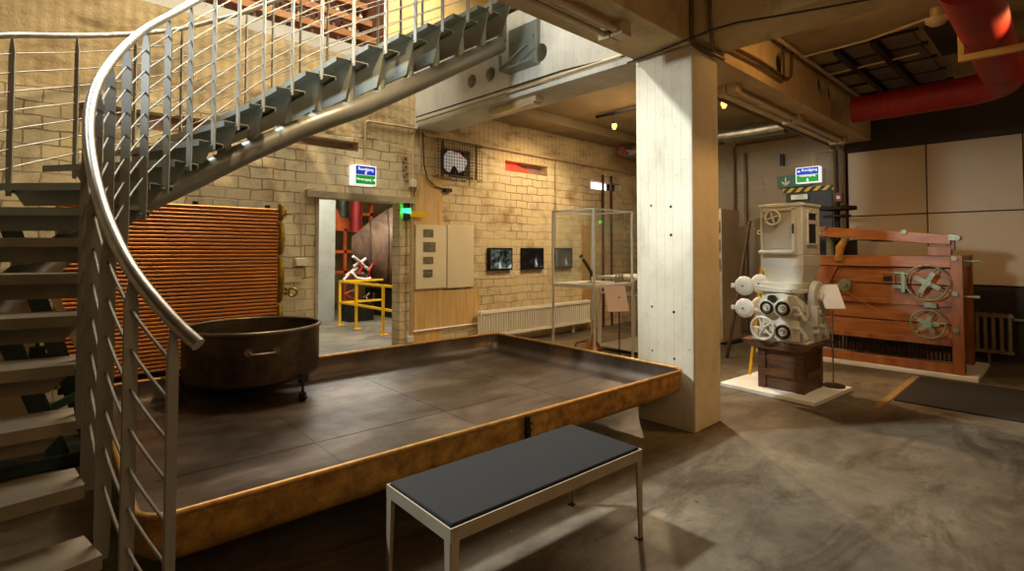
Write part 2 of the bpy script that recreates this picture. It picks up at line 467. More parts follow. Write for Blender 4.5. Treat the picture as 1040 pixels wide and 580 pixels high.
# cross beam, rear span with round pockets seen from the stair side
def pocket_face(mb, u0, u1, z0, z1, holes, depth, plane, axis, sgn):
    """a beam side face with round holes, each bored `depth` deep; cells around every hole are fans"""
    bm = mb.bm; N = 24
    P = (lambda u, z, d: (plane+sgn*d, u, z)) if axis == 'x' else (lambda u, z, d: (u, plane+sgn*d, z))
    holes = sorted(holes); cur = u0
    def rect(a, b, c, d):
        mb._face([bm.verts.new(P(a, c, 0)), bm.verts.new(P(b, c, 0)), bm.verts.new(P(b, d, 0)), bm.verts.new(P(a, d, 0))])
    for (hu, hz, r) in holes:
        h = r*1.3
        rect(cur, hu-h, z0, z1)
        rect(hu-h, hu+h, z0, hz-h); rect(hu-h, hu+h, hz+h, z1)
        outer, inner, deep = [], [], []
        for k in range(N):
            a = 2*PI*(k+.5)/N; c, s_ = math.cos(a), math.sin(a); q = h/max(abs(c), abs(s_))
            outer.append(bm.verts.new(P(hu+c*q, hz+s_*q, 0))); inner.append(bm.verts.new(P(hu+c*r, hz+s_*r, 0)))
            deep.append(bm.verts.new(P(hu+c*r, hz+s_*r, depth)))
        cs = [(h, h), (-h, h), (-h, -h), (h, -h)]
        for k in range(N):
            l = (k+1) % N
            a0, a1 = 2*PI*(k+.5)/N, 2*PI*(k+1.5)/N
            corner = None
            for q, (cx, cz) in enumerate(cs):
                ca = PI/4+q*PI/2
                if a0 < ca < a1: corner = bm.verts.new(P(hu+cx, hz+cz, 0))
            f = [outer[k]] + ([corner] if corner else []) + [outer[l], inner[l], inner[k]]
            mb._face(f); mb._face([inner[k], inner[l], deep[l], deep[k]])
        mb._face(deep)
        cur = hu+h
    rect(cur, u1, z0, z1)
b = MB()
HB = [(5.03, 3.57, .085), (4.68, 3.57, .085), (4.27, 3.57, .085), (3.86, 3.60, .10)]
pocket_face(b, BY1, WY, BZ, UP, [(h[0], h[1], h[2]) for h in HB], .32, BX0, 'x', 1)
b.hexa([(BX0+.33, BY1, BZ), (BX1, BY1, BZ), (BX1, WY, BZ), (BX0+.33, WY, BZ), (BX0+.33, BY1, UP), (BX1, BY1, UP), (BX1, WY, UP), (BX0+.33, WY, UP)])
b.box(BX0, BX0+.33, BY1, WY, BZ, BZ+.002); b.box(BX0, BX0+.33, BY1, WY, UP-.002, UP)
struct('concrete_beam', b, conc_cold)
struct('concrete_beam', MB().box(BX0+.002, BX1-.002, -4, BY0, BZ+.03, UP), conc_x)
struct('concrete_beam', MB().box(BX0-.002, BX1+.002, BY0, BY1, BZ, UP), conc_x)
# right beam front pockets
b = MB()
pocket_face(b, BX1+.002, 9.69, BZ, UP, [(6.0, 3.50, .14), (7.33, 3.57, .13), (7.72, 3.55, .13)], .23, BY0, 'y', 1)
b.box(BX1+.002, 9.69, BY0+.0, BY0+.24, BZ, BZ+.002).box(BX1+.002, 9.69, BY0, BY0+.24, UP-.002, UP)
struct('beam_facing', b, conc_x)
for (u, z_, r_) in ((6.0, 3.50, .138), (7.33, 3.57, .128), (7.72, 3.55, .128)): struct('pocket_shade', MB().cyl((u, BY0+.05, z_), (u, BY0+.22, z_), r_, 24), dark_m)  # dark plugs standing in for the shade inside the bored pockets
# ceilings
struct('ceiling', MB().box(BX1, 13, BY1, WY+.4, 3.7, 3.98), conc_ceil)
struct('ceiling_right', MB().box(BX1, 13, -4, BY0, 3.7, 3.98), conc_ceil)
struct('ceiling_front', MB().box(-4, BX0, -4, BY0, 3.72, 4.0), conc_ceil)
struct('ceiling_haunch', MB().box(BX1, 9.7, 5.75, WY-.01, 3.55, 3.7), conc_ceil)
struct('roof', MB().box(-4, 13, -4, 16, 7.8, 8), conc_plain)
# recess around the cage and slots backs
# upper floor room
struct('floor_upper_back', MB().box(-4, 13, WY+.4, 16, 3.75, 3.95), conc_plain)
struct('wall_upper_back', MB().box(-4, 13, 9.6, 9.8, 3.95, 7.8), yellow_wall)
struct('wall_upper_right', MB().box(12.8, 13, -4, 16, 3.98, 7.8), yellow_wall)
# next room beyond the doorway
struct('wall_next_room', MB().box(-4, 13, 14.0, 14.2, 0, 3.75), mat('next_room_wall', '#8d7448', '#a08552', 2, .8))
struct('wall_next_room_pier', MB().box(4.1, 4.84, 10.6, 11.0, 0, 3.75), mat('grey_pier', '#7f7b6d', '#8e8a7c', 3, .8, 0, .1))
struct('wall_next_room_right', MB().box(8.6, 8.8, WY+.4, 14, 0, 3.75), conc_plain)
struct('wall_next_room_left', MB().box(1.2, 1.4, WY+.4, 14, 0, 3.75), conc_plain)

# panel cladding on the dark wall
for k, (y0, y1) in enumerate([(.435, 1.44), (1.455, 2.44), (-.585, .42)]):
    for j, (z0, z1) in enumerate([(1.01, 2.012), (2.028, 3.03)]):
        o = obj('wall_panel', MB().box(9.66, 9.70, y0, y1, z0, z1), panel_m, bev=.004)
        where = ['second from the left', 'leftmost', 'third from the left', 'fourth from the left'][k]
        tag(o, 'square beige wall panel, %s row, %s, above the old radiator' % (['lower', 'upper'][j], where), 'wall panel', 'beige panels on the dark wall')

# door lintel and jambs
struct('door_1', MB().box(2.50, 4.02, WY-.05, WY-.005, 2.13, 2.21).box(2.62, 2.66, WY-.02, WY-.001, 0, 2.13), conc_plain)
struct('trim_1', MB().box(3.985, 4.0, WY-.02, WY, 0, 3.2), mat('plaster_strip', '#cdb384', '#d9c297', 4, .8))

# smooth plaster pilaster right of the door
struct('wall_back_plaster', MB().box(4.02, 4.50, WY-.012, WY-.001, 0, 2.55).box(4.5, 5.2, WY-.012, WY-.001, .35, .9), mat('board_plaster', '#c59f62', '#d9b87c', 3, .8, 0, .15, (6, 6, .6)))

# wall panel backing of the slots
struct('window_1', MB().box(7.97, 8.95, WY+.16, WY+.17, 2.66, 2.82), mat('slot_back', '#3b352c', '#4b4438', 4, .8))
o = obj('window_pane', MB().box(8.0, 8.62, WY+.12, WY+.14, 2.67, 2.81), win_m); o['kind'] = 'structure'; o.name = 'window_2'
struct('window_3', MB().box(.35, 1.5, WY+.16, WY+.17, 2.70, 2.88).box(2.3, 3.18, WY+.16, WY+.17, 2.76, 2.88).box(5.75, 6.75, WY+.16, WY+.17, 2.78, 2.95), mat('slot_back_pink', '#7d5a48', '#a08478', 3, .8))
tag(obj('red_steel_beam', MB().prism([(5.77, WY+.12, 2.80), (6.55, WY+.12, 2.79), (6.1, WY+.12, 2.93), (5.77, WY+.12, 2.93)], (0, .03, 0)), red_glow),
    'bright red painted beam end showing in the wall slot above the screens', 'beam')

# ------------------------------------------------------------------ staircase
P = {1: (.34, 1.90), 2: (.255, 2.07), 3: (.21, 2.25), 4: (.185, 2.44), 5: (.18, 2.65), 6: (.197, 2.86), 7: (.24, 3.08), 8: (.31, 3.30),
     9: (.40, 3.50), 10: (.51, 3.69), 11: (.65, 3.86), 12: (.80, 3.985), 13: (.965, 4.08), 14: (1.14, 4.145), 15: (1.325, 4.18),
     16: (1.54, 4.185), 17: (1.77, 4.17), 18: (2.04, 4.155), 19: (2.33, 4.135), 20: (2.62, 4.11), 21: (2.91, 4.09), 22: (3.20, 4.07),
     23: (3.49, 4.06), 24: (3.78, 4.055)}
P[0] = (.45, 1.76); P[25] = (4.07, 4.05)
RISE = .173; W = 1.2
def PT(n):
    i = int(math.floor(n)); i = max(0, min(24, i)); f = n-i
    a, b = V(P[i]), V(P[i+1]); p0 = V(P[max(i-1, 0)]); p3 = V(P[min(i+2, 25)])
    return (a*2 + (b-p0)*f + (p0*2-a*5+b*4-p3)*f*f + (-p0+a*3-b*3+p3)*f**3)*.5
def TG(n):
    a, b = PT(min(n+.3, 25)), PT(max(n-.3, 0)); return (a-b).normalized()
def NR(n):
    t = TG(n); return V((-t.y, t.x))
O = {0: (-.72, 1.15), 1: (-.82, 1.42), 2: (-.90, 1.72), 3: (-.96, 2.03), 4: (-.99, 2.36), 5: (-.97, 2.70), 6: (-.91, 3.05), 7: (-.82, 3.40),
     8: (-.68, 3.74), 9: (-.50, 4.08), 10: (-.29, 4.42), 11: (-.05, 4.71), 12: (.29, 4.98), 13: (.66, 5.15), 14: (1.0, 5.25), 15: (1.27, 5.30),
     16: (1.54, 5.33), 17: (1.78, 5.33), 18: (2.05, 5.33), 19: (2.33, 5.32), 20: (2.62, 5.32), 21: (2.91, 5.31), 22: (3.20, 5.30), 23: (3.49, 5.29),
     24: (3.78, 5.29), 25: (4.07, 5.29)}
def spl(D, n):
    i = int(math.floor(n)); i = max(0, min(24, i)); f = n-i
    a, b = V(D[i]), V(D[i+1]); p0 = V(D[max(i-1, 0)]); p3 = V(D[min(i+2, 25)])
    return (a*2 + (b-p0)*f + (p0*2-a*5+b*4-p3)*f*f + (-p0+a*3-b*3+p3)*f**3)*.5
def at(n, off, z):
    a, b = PT(n), spl(O, n); q = a+(b-a)*(off/W); return V((q.x, q.y, z))
st = thing('staircase', 'curved steel staircase with grey open treads, central tube and stainless rod railings', 'staircase', (.34, 1.9, 0))
def drop(n):      # distance tread top -> underside of the pipe
    pts = [(0, .33), (12, .33), (14, .37), (16, .445), (18.5, .53), (21, .53), (24.6, .51)]
    for (a, va), (b, vb) in zip(pts, pts[1:]):
        if a <= n <= b: return va+(vb-va)*(n-a)/(b-a)
    return .51
def poff(n): return .55 if n < 9 else max(.20, .55-(n-9)*.04)
PR = .085
path = []
n = 1.0
while n < 24.35:
    path.append(at(n, poff(n), RISE*n - drop(n) + PR)); n += .35
q0 = path[0].copy(); path.insert(0, V((q0.x, q0.y, -.0)))
obj('stringer_tube', MB().tube(path, PR, 20), pipe_m, st)
for n in range(1, 25):
    z = RISE*n
    fi, bi = n-.52, n+.50
    a, b_ = at(fi, .015, z), at(bi, .015, z)
    c, d = at(bi, W, z), at(fi, W, z)
    t = MB()
    th = .008
    dn = V((0, 0, -1))
    # top plate
    t.hexa([a+dn*th, b_+dn*th, c+dn*th, d+dn*th, a, b_, c, d])
    # front lip and short end lips
    tf = (b_-a).normalized(); tf2 = (c-d).normalized()
    t.hexa([a+dn*.045, a+tf*.006+dn*.045, d+tf2*.006+dn*.045, d+dn*.045, a+dn*th, a+tf*.006+dn*th, d+tf2*.006+dn*th, d+dn*th])
    # deep rib under the plate, chamfered at both ends, and a thin back lip
    nv = (tf+tf2).normalized()
    dep = max(.10, drop(n)-2*PR-.035)
    ra, rd = a.lerp(b_, .50), d.lerp(c, .50)
    e = min(dep*.75, .13)/W
    t.prism([ra+dn*th, rd+dn*th, rd+dn*.03, ra.lerp(rd, 1-e)+dn*dep, ra.lerp(rd, e)+dn*dep, ra+dn*.03], nv*.008)
    t.prism([b_+dn*th, c+dn*th, c+dn*.03, b_+dn*.03], -nv*.006)
    tr = obj('tread', t, tread_m if n < 10 else steel_g, st)
    s0 = at(n+.2, poff(n), z-.03); s1 = at(n+.2, poff(n), z-drop(n)+1.8*PR)
    obj('tread_support', MB().cyl(s1, s0, .05, 16), steel_g, tr)
HR = 1.06
def railing(off, h0, n0, n1, ns):
    hf = lambda n: h0+(max(0, 3.2-n)*.020 if off < .5 else 0)
    for n in ns:
        h = hf(n)
        z = RISE*n; p = at(n, off, z); t2 = TG(n); t = V((t2.x, t2.y, 0)); s_ = t*.005; w = (spl(O, n)-PT(n)).normalized(); w = V((w.x, w.y, 0))*(.016 if n == 1 else .020 if n == 2 else .023)
        top = z+h-.02
        b = MB()
        # pointed flat bar
        sl = RISE/ max(.1, (PT(n+.5)-PT(n-.5)).length)
        pr = [V((p.x, p.y, z-.06))-w*.8, V((p.x, p.y, z-.06))+w*.8, V((p.x, p.y, z+.05))+w, V((p.x, p.y, top-.09))+w, V((p.x, p.y, top))+w*.35,
              V((p.x, p.y, top))-w*.35, V((p.x, p.y, top-.09))-w, V((p.x, p.y, z+.05))-w]
        b.prism([q-s_ for q in pr], s_*2)
        # fixing foot
        ins = V((-t2.y, t2.x, 0))*(.03 if off < .5 else -.03)
        
        b.cyl(V((p.x, p.y, z-.03)), V((p.x, p.y, z-.03))+ins, .012, 8)
        obj('baluster', b, post_m, st)
    path, n = [], n0
    while n <= n1+.001: path.append(at(n, off, RISE*n+hf(n))); n += .25
    obj('handrail', MB().tube(path, .0215, 16), stainless, st)
    for k in range(7):
        hh = -.125*(k+1)
        path, n = [], 1.0
        while n <= 24.001: path.append(at(n, off, RISE*n+hf(n)+hh)); n += .25
        obj('rail_rod', MB().tube(path, .0052, 8), rod_m, st)
railing(-.012, HR, .55, 24.5, range(1, 25))
railing(W+.015, 1.0, .45, 24.5, range(1, 25))
# wall bracket under the top of the tube
b = MB()
e = at(24.2, poff(24.2), 0)
zb = RISE*24.3-drop(24.3)+PR
b.box(4.015, 4.03, 3.86, 4.34, 3.48, 3.98)
b.box(3.86, 4.015, 3.86, 4.34, 3.48, 3.492)
b.box(3.975, 4.015, 3.86, 3.872, 3.492, 3.96).box(3.86, 3.90, 4.328, 4.34, 3.492, 3.66)
b.bar((3.87, 3.9, 3.66), (3.87, 4.32, 3.5), .012, .04, up=(1, 0, 0))
for y in (3.95, 4.28):
    for z in (3.56, 3.82): b.cyl((4.0, y, z), (4.02, y, z), .013, 8)
obj('wall_bracket', b, steel_g, st)

# ------------------------------------------------------------------ big metal tray
TR = Matrix.Translation((3.985, 2.17, 0)) @ Matrix.Rotation(math.radians(-2.0), 4, 'Z')
def rrect(x0, x1, y0, y1, r, z, n=8):
    pts = []
    for cx, cy, a0 in ((x1-r, y1-r, 0), (x0+r, y1-r, PI/2), (x0+r, y0+r, PI), (x1-r, y0+r, 3*PI/2)):
        for k in range(n+1):
            a = a0+PI/2*k/n; pts.append(TR @ V((cx+r*math.cos(a), cy+r*math.sin(a), z)))
    return pts
TX0, TX1, TY0, TY1 = -3.66, .0, 0, 2.46
tray = thing('metal_tray', 'huge low rectangular steel tray with rust coloured sides and rolled rim', 'tray', (2, 3.4, 0))
def loop_surface(mb, loops, cap_last=False):
    rings = [[mb.bm.verts.new(p) for p in l] for l in loops]
    n = len(rings[0])
    for a, b in zip(rings, rings[1:]):
        for k in range(n): mb._face([a[k], a[(k+1) % n], b[(k+1) % n], b[k]])
    if cap_last: mb._face(rings[-1])
    return mb
def inset(d, z): return rrect(TX0+d, TX1-d, TY0+d, TY1-d, max(.05, .12-d*.3), z)
b = MB()
loop_surface(b, [inset(.012, .52), inset(.014, .44), inset(.03, .40), inset(.06, .368), inset(.10, .352), inset(.14, .348)], True)
obj('tray_basin', b, tray_m, tray, smooth=60)
b = MB()
loop_surface(b, [inset(0, .52), inset(0, .40), inset(.012, .365), inset(.04, .335), inset(.07, .33)], True)
obj('tray_side', b, rust_gold, tray, smooth=60)
obj('tray_rim', MB().tube(inset(.004, .52), .014, 10, closed=True), rim_m, tray)
def tp(x, y, z): return TR @ V((x, y, z))
# bolted flange joint at the middle of the long sides
b = MB()
xm = -1.78
for dx in (-.008, .008):
    b.hexa([tp(xm+dx-.005, -.03, .36), tp(xm+dx+.005, -.03, .36), tp(xm+dx+.005, 0, .36), tp(xm+dx-.005, 0, .36), tp(xm+dx-.005, -.022, .515), tp(xm+dx+.005, -.022, .515), tp(xm+dx+.005, 0, .515), tp(xm+dx-.005, 0, .515)])
for z in (.39, .43, .47):
    b.cyl(tp(xm-.03, -.018, z), tp(xm+.03, -.018, z), .006, 8)
obj('flange_joint', b, black_iron, tray)
for (x, y) in ((-3.2, .9), (-1.8, .9), (-3.2, 2.0), (-1.8, 2.0), (-.45, 1.7)):
    obj('leg', MB().bar(tp(x, y, 0), tp(x, y, .335), .09, .09, up=(1, 0, 0)), black_iron, tray)
# riveted sheet seams inside
b = MB()
for x in (-1.78, -2.7, -.9):
    b.bar(tp(x, .14, .3485), tp(x, 2.3, .3485), .018, .003)
b.bar(tp(-3.5, .85, .3485), tp(-.15, .85, .3485), .018, .003)
obj('sheet_seam', b, tray_m, tray)

# ------------------------------------------------------------------ round tub on castors
tub = thing('round_tub', 'round dark copper tub on castors standing in the big tray', 'tub', (1.37, 4.40, .348))
cx, cy, zb, zt, R = 1.358, 4.42, .50, .90, .485
b = MB().lathe([(0, zb), (.25, zb-.005), (R-.06, zb+.01), (R-.015, zb+.035), (R-.002, zb+.07), (R, zt-.012), (R-.012, zt-.012), (R-.014, zb+.07), (R-.07, zb+.03), (0, zb+.02)], (cx, cy, 0), seg=64)
obj('tub_body', b, pot_m, tub, smooth=50)
obj('tub_rim', MB().ring((cx, cy, zt), (0, 0, 1), R, .014, 64, 10), pot_rim, tub)
# handle facing the camera
def hdl(ang):
    d = V((math.cos(ang), math.sin(ang), 0)); t = V((-d.y, d.x, 0)); c = V((cx, cy, .775))
    pts = [c+d*R-t*.09, c+d*(R+.04)-t*.075+V((0, 0, -.01)), c+d*(R+.045)+V((0, 0, -.012)), c+d*(R+.04)+t*.075+V((0, 0, -.01)), c+d*R+t*.09]
    h = MB().tube(pts, .008, 8); 
    for s_ in (-1, 1): h.cyl(c+d*(R-.003)+t*.09*s_, c+d*(R+.008)+t*.09*s_, .028, 12)
    obj('handle', h, pot_rim, tub)
va = math.atan2(-cy, -cx)
hdl(va+.12); hdl(va+PI)
for ang in (va+.82, va-1.50, va+2.2, va-2.7):
    d = V((math.cos(ang), math.sin(ang), 0)); t = V((-d.y, d.x, 0)); c = V((cx, cy, 0))+d*(R-.02)
    lg = obj('leg', MB().cyl(c+V((0, 0, .40)), c+V((0, 0, .56)), .011, 10).bar(c+V((0, 0, .5))-t*.02+d*.03, c+V((0, 0, .56))-t*.02+d*.03, .02, .05), black_iron, tub)
    obj('castor', MB().cyl(c+V((0, 0, .378))-t*.012, c+V((0, 0, .378))+t*.012, .03, 16).box(c.x-.02, c.x+.02, c.y-.02, c.y+.02, .40, .415), black_iron, lg)

# ------------------------------------------------------------------ bench
bench = thing('bench', 'low metal bench with dark grey felt seat in front of the tray', 'bench', (1.78, 1.82, 0))
BM = Matrix.Translation((1.19, 1.605, 0)) @ Matrix.Rotation(math.radians(-2.2), 4, 'Z')
BL, BW = 1.2, .50
def bp(x, y, z): return BM @ V((x, y, z))
def bbox(mb, x0, x1, y0, y1, z0, z1):
    return mb.hexa([bp(x0, y0, z0), bp(x1, y0, z0), bp(x1, y1, z0), bp(x0, y1, z0), bp(x0, y0, z1), bp(x1, y0, z1), bp(x1, y1, z1), bp(x0, y1, z1)])
obj('seat_pad', bbox(MB(), .012, BL-.012, .012, BW-.012, .445, .470), carpet, bench, bev=.006)
f = MB()
bbox(f, 0, BL, 0, .006, .405, .458); bbox(f, 0, BL, BW-.006, BW, .405, .458)
bbox(f, 0, .006, .006, BW-.006, .405, .458); bbox(f, BL-.006, BL, .006, BW-.006, .405, .458)
bbox(f, .006, BL-.006, .006, BW-.006, .436, .444)
for (x, y) in ((.02, -.003), (.035, -.003), (BL-.02, -.003), (BL-.035, -.003)):
    for z in (.42, .445): f.cyl(bp(x, y, z), bp(x, .004, z), .004, 8)
obj('frame', f, bench_m, bench)
for sx in (0, 1):
    for sy in (0, 1):
        l = MB()
        x0 = 0 if not sx else BL-.04; y0 = 0 if not sy else BW-.04
        xa, xb = (0, .034) if not sx else (BL-.034, BL)
        # angle-section leg, tapering down
        ex, ey = (x0, x0+.04), (y0, y0+.04)
        X = 0 if not sx else BL; Y = 0 if not sy else BW; dx = 1 if not sx else -1; dy = 1 if not sy else -1
        l.prism([bp(X, Y, .405), bp(X+dx*.042, Y, .405), bp(X+dx*.024, Y, .0), bp(X, Y, 0)], (BM.to_3x3() @ V((0, dy*.005, 0))))
        l.prism([bp(X, Y, .405), bp(X, Y+dy*.042, .405), bp(X, Y+dy*.024, .0), bp(X, Y, 0)], (BM.to_3x3() @ V((dx*.005, 0, 0))))
        lo = obj('leg', l, bench_m, bench)
        obj('foot', bbox(MB(), X-.002*dx if dx > 0 else X-.03, X+.03 if dx > 0 else X+.002, Y-.002 if dy > 0 else Y-.03, Y+.03 if dy > 0 else Y+.002, 0, .008), black_iron, lo)

# ------------------------------------------------------------------ copper tube cooler
cool = thing('tube_cooler', 'wide cooler of stacked horizontal copper tubes behind the round tub', 'cooler', (1.3, 5.6, 0))
nt_ = 43; z0, z1 = .42, 1.90
for k in range(nt_):
    z = z0+(z1-z0)*k/(nt_-1)
    y = 5.60
    obj('copper_tube', MB().cyl((.25, y, z), (1.945, y, z), .0148, 14), copper, cool)
b = MB()
for (a, c) in ((.38, .93), (.95, 1.42), (1.44, 1.78), (1.79, 1.96)):
    b.tube([(1.955, 5.6, a), (1.965, 5.59, a+.03), (1.975, 5.585, (a+c)/2), (1.965, 5.59, c-.03), (1.955, 5.6, c)], [.02, .028, .032, .028, .02], 12)
obj('end_header', b, brass, cool)
b = MB()
for (a, c) in ((.38, 1.1), (1.12, 1.96)): b.cyl((.235, 5.6, a), (.235, 5.6, c), .03, 12)
obj('end_header', b, brass, cool)
b = MB().cyl((1.97, 5.6, 1.05), (2.07, 5.6, 1.05), .016, 10).ring((2.09, 5.58, 1.05), (.4, 1, 0), .042, .011, 16).cyl((2.03, 5.6, 1.02), (2.03, 5.6, 1.10), .014, 8)
obj('valve', b, brass, cool)
obj('top_valve', MB().cyl((1.96, 5.6, 1.86), (2.02, 5.6, 1.86), .012, 8).cyl((2.02, 5.6, 1.83), (2.02, 5.6, 1.91), .008, 8).box(1.995, 2.07, 5.59, 5.61, 1.855, 1.87), brass, cool)
b = MB()
for x in (.4, 1.2, 1.85):
    b.box(x-.02, x+.02, 5.625, 5.665, 0, 1.95)
b.box(.25, 1.95, 5.63, 5.665, .32, 1.9)  # dark backing sheet, added so the tube gaps read as shaded
obj('frame', b, black_iron, cool)

# ------------------------------------------------------------------ old press behind the stair (lower left)
pr = thing('a_frame_press', 'dark green slanted iron frame of an old machine seen through the stair treads', 'machine', (0, 4.8, 0))
def lean(p, q, w, h, m, nm='beam'): obj(nm, MB().bar(p, q, w, h, up=(0, 1, 0)), m, pr)
lean((-.22, 4.85, 1.45), (.25, 4.85, .02), .11, .12, green_dk)
lean((-.05, 5.15, 1.65), (.44, 5.15, .02), .11, .12, green_dk)
lean((.10, 5.4, 1.4), (.60, 5.4, .12), .05, .05, tan_m, 'brace')
obj('cross_bar', MB().bar((.14, 4.9, .37), (.36, 4.9, .47), .04, .05), green_md, pr)
obj('base_beam', MB().bar((-.7, 5.0, .05), (.6, 5.0, .05), .5, .08), green_dk, pr)
obj('spindle', MB().cyl((.11, 5.1, .78), (.11, 5.1, 1.0), .012, 8).cyl((.11, 5.1, .73), (.11, 5.1, .80), .045, 12).box(-.02, .22, 5.05, 5.17, .70, .74), black_iron, pr)
tag(obj('tan_crate', MB().box(-.9, .12, 5.5, 5.95, .0, 1.25).box(-.92, .14, 5.47, 5.5, 1.1, 1.2).box(-.92, .14, 5.47, 5.5, .1, .2), tan_m, bev=.005), 'tan wooden crate behind the green machine frame under the stair', 'crate')

# ------------------------------------------------------------------ wall fittings, back wall
def box_thing(name, label, cat, m, *a, group=None, bev=0):
    o = obj(name, MB().box(*a), m, bev=bev); return tag(o, label, cat, group)
# display boards
db = thing('display_board', 'cream display board with four small photographs right of the doorway', 'board', (4.3, WY-.02, .94))
obj('board', MB().box(4.03, 4.555, WY-.04, WY-.014, .94, 1.84), board_m, db, bev=.003)
for (x0, x1, za, zc) in ((4.15, 4.32, 1.67, 1.78), (4.15, 4.36, 1.46, 1.60), (4.15, 4.32, 1.29, 1.39), (4.15, 4.31, 1.10, 1.21)):
    obj('photograph', MB().box(x0, x1, WY-.044, WY-.04, za, zc), photo_m, db)
box_thing('display_board', 'plain cream text board right of the board with four photographs', 'board', board_m, 4.575, 5.065, WY-.04, WY-.002, .93, 1.86, bev=.003)
# screens
for k, (x0, x1) in enumerate(((5.36, 5.86), (6.09, 6.60), (6.86, 7.36))):
    t = thing('wall_screen', ['black wall screen showing a pale factory scene, nearest the display boards',
              'black wall screen with a bright figure on dark, between the other two screens',
              'black wall screen with a grey picture, seen through the glass case'][k], 'screen', (x0, WY-.06, 1.16), 'three wall screens')
    obj('housing', MB().box(x0, x1, WY-.06, WY-.002, 1.16, 1.52), black_iron, t, bev=.004)
    obj('picture', MB().box(x0+.035, x1-.03, WY-.064, WY-.06, 1.19, 1.49), tv_mat('screen_picture_%d' % k, k), t)
for k, x in enumerate((5.14, 6.0, 6.70)):
    box_thing('wall_label', ['small cream label left of the first wall screen', 'small cream label between first and second screens', 'small cream label between second and third screens'][k],
              'label', board_m, x-.06, x+.04, WY-.008, WY-.001, 1.06, 1.13)
box_thing('wall_label', 'small cream label beside the brass valve', 'label', board_m, 2.26, 2.46, WY-.008, WY-.001, 1.11, 1.17)
# wire cage over the wall opening
cg = thing('wire_cage', 'rusty wire mesh guard over a ragged opening high on the wall', 'wire guard', (4.4, 6.2, 2.5))
b = MB()
x = 4.36
while x < 5.2:
    b.cyl((x, 6.2, 2.52), (x, 6.2, 3.09), .0035, 5); x += .048
z = 2.52
while z < 3.1:
    b.cyl((4.35, 6.205, z), (5.18, 6.205, z), .0035, 5); z += .048
for z in (2.55, 3.07): b.cyl((4.36, 6.2, z), (4.36, 6.3, z), .006, 6).cyl((5.17, 6.2, z), (5.17, 6.3, z), .006, 6)
obj('mesh', b, wire_m, cg)
obj('flat_bars', MB().box(4.43, 4.46, 6.21, 6.218, 2.55, 3.08).box(5.06, 5.09, 6.21, 6.218, 2.55, 3.08).box(4.55, 5.0, 6.21, 6.218, 2.56, 2.59), wire_m, cg)
sh = []
for k in range(30):
    a = -PI/2+.42+(2*PI-.84)*k/29; rr = 1+.06*math.sin(3*a+1)+.05*math.sin(7*a)
    sh.append((4.75+.22*rr*math.cos(a), WY+.03, 2.80+.17*rr*math.sin(a)))
sh += [(4.70, WY+.03, 2.72), (4.74, WY+.03, 2.76), (4.79, WY+.03, 2.72)]
sheet = thing('torn_sheet', 'pale ragged sheet with red marks visible behind the wire mesh guard', 'sheet', (4.75, WY+.03, 2.62))
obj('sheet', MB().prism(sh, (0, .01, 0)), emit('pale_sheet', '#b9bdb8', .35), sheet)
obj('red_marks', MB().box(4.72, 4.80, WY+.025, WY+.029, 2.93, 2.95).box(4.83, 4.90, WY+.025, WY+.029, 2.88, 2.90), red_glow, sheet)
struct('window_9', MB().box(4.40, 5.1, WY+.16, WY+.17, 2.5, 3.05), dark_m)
# conduits and small electrics on the back wall
def conduit(label, pts, r=.014, m=None, name='conduit_pipe', cat='pipe', group=None):
    return tag(obj(name, MB().tube(pts, r, 8), m or pipe_cond), label, cat, group)
yy = WY-.035
conduit('cream conduit bending from the lit exit sign to the beam corner', [(3.25, yy, 2.62), (3.25, yy, 3.14), (3.28, yy, 3.17), (4.05, yy, 3.19)], .016)
conduit('long cream pipe running along the wall above the wire guard', [(4.15, yy, 3.16), (4.2, yy, 3.12), (8.9, yy, 3.09), (9.6, yy, 3.09)], .022)
conduit('thin cream pipe dropping down left of the screens pipe bend', [(6.93, yy, 1.55), (6.93, yy, 3.02), (6.97, yy, 3.06), (7.0, yy, 3.07)], .008)
conduit('cream conduit down the wall between the doorway and display board', [(3.95, yy, .28), (3.95, yy, 2.0)], .012)
conduit('thin cream conduit left of the doorway ending in a socket box', [(2.44, yy, 1.38), (2.44, yy, 2.17), (2.48, yy, 2.22), (2.6, yy, 2.24)], .010)
conduit('white pipe low on the wall between doorway and radiator', [(4.0, yy, .36), (5.15, yy, .36)], .012, white_p)
conduit('cream conduit rising beside the wall corner under the beam', [(4.02, yy, 2.25), (4.08, yy, 2.4), (4.10, yy, 3.2)], .012)
cable1 = [(4.14, yy, 3.15), (4.16, yy, 2.7), (4.22, yy, 2.5), (4.36, yy, 2.4), (4.55, yy, 2.37)]
conduit('black cable looping from the beam to a wall bracket', cable1, .009, cable_m, 'cable', 'cable')
box_thing('cable_bracket', 'small dark wall bracket at the end of the looping cable', 'bracket', black_iron, 4.52, 4.64, WY-.06, WY, 2.34, 2.39)
for k, z in enumerate((2.74, 2.63, 2.53)):
    b = MB().lathe([(.03, 0), (.045, -.015), (.045, -.03), (.018, -.03), (.018, 0)], (3.86+.01*k, WY, z), (0, 1, 0), 16)
    tag(obj('wall_socket', b, mat('socket_%d' % k, '#8f7750', '#a08760', 4, .7)), ['round wall fitting, uppermost of the column of three', 'round wall fitting, middle of the column of three', 'round wall fitting, lowest, just above the junction box'][k], 'fitting', 'round wall fittings')
box_thing('junction_box', 'white junction box beside the round wall fittings', 'box', switch_m, 3.93, 4.03, WY-.06, WY, 2.36, 2.47, bev=.006)
box_thing('wall_switch', 'white switch box left of the doorway', 'switch', switch_m, 2.38, 2.50, WY-.05, WY, 1.30, 1.39, bev=.006)
box_thing('wall_outlet', 'white socket box low on the wall right of the doorway', 'socket', switch_m, 3.90, 4.0, WY-.05, WY, .22, .31, bev=.006)
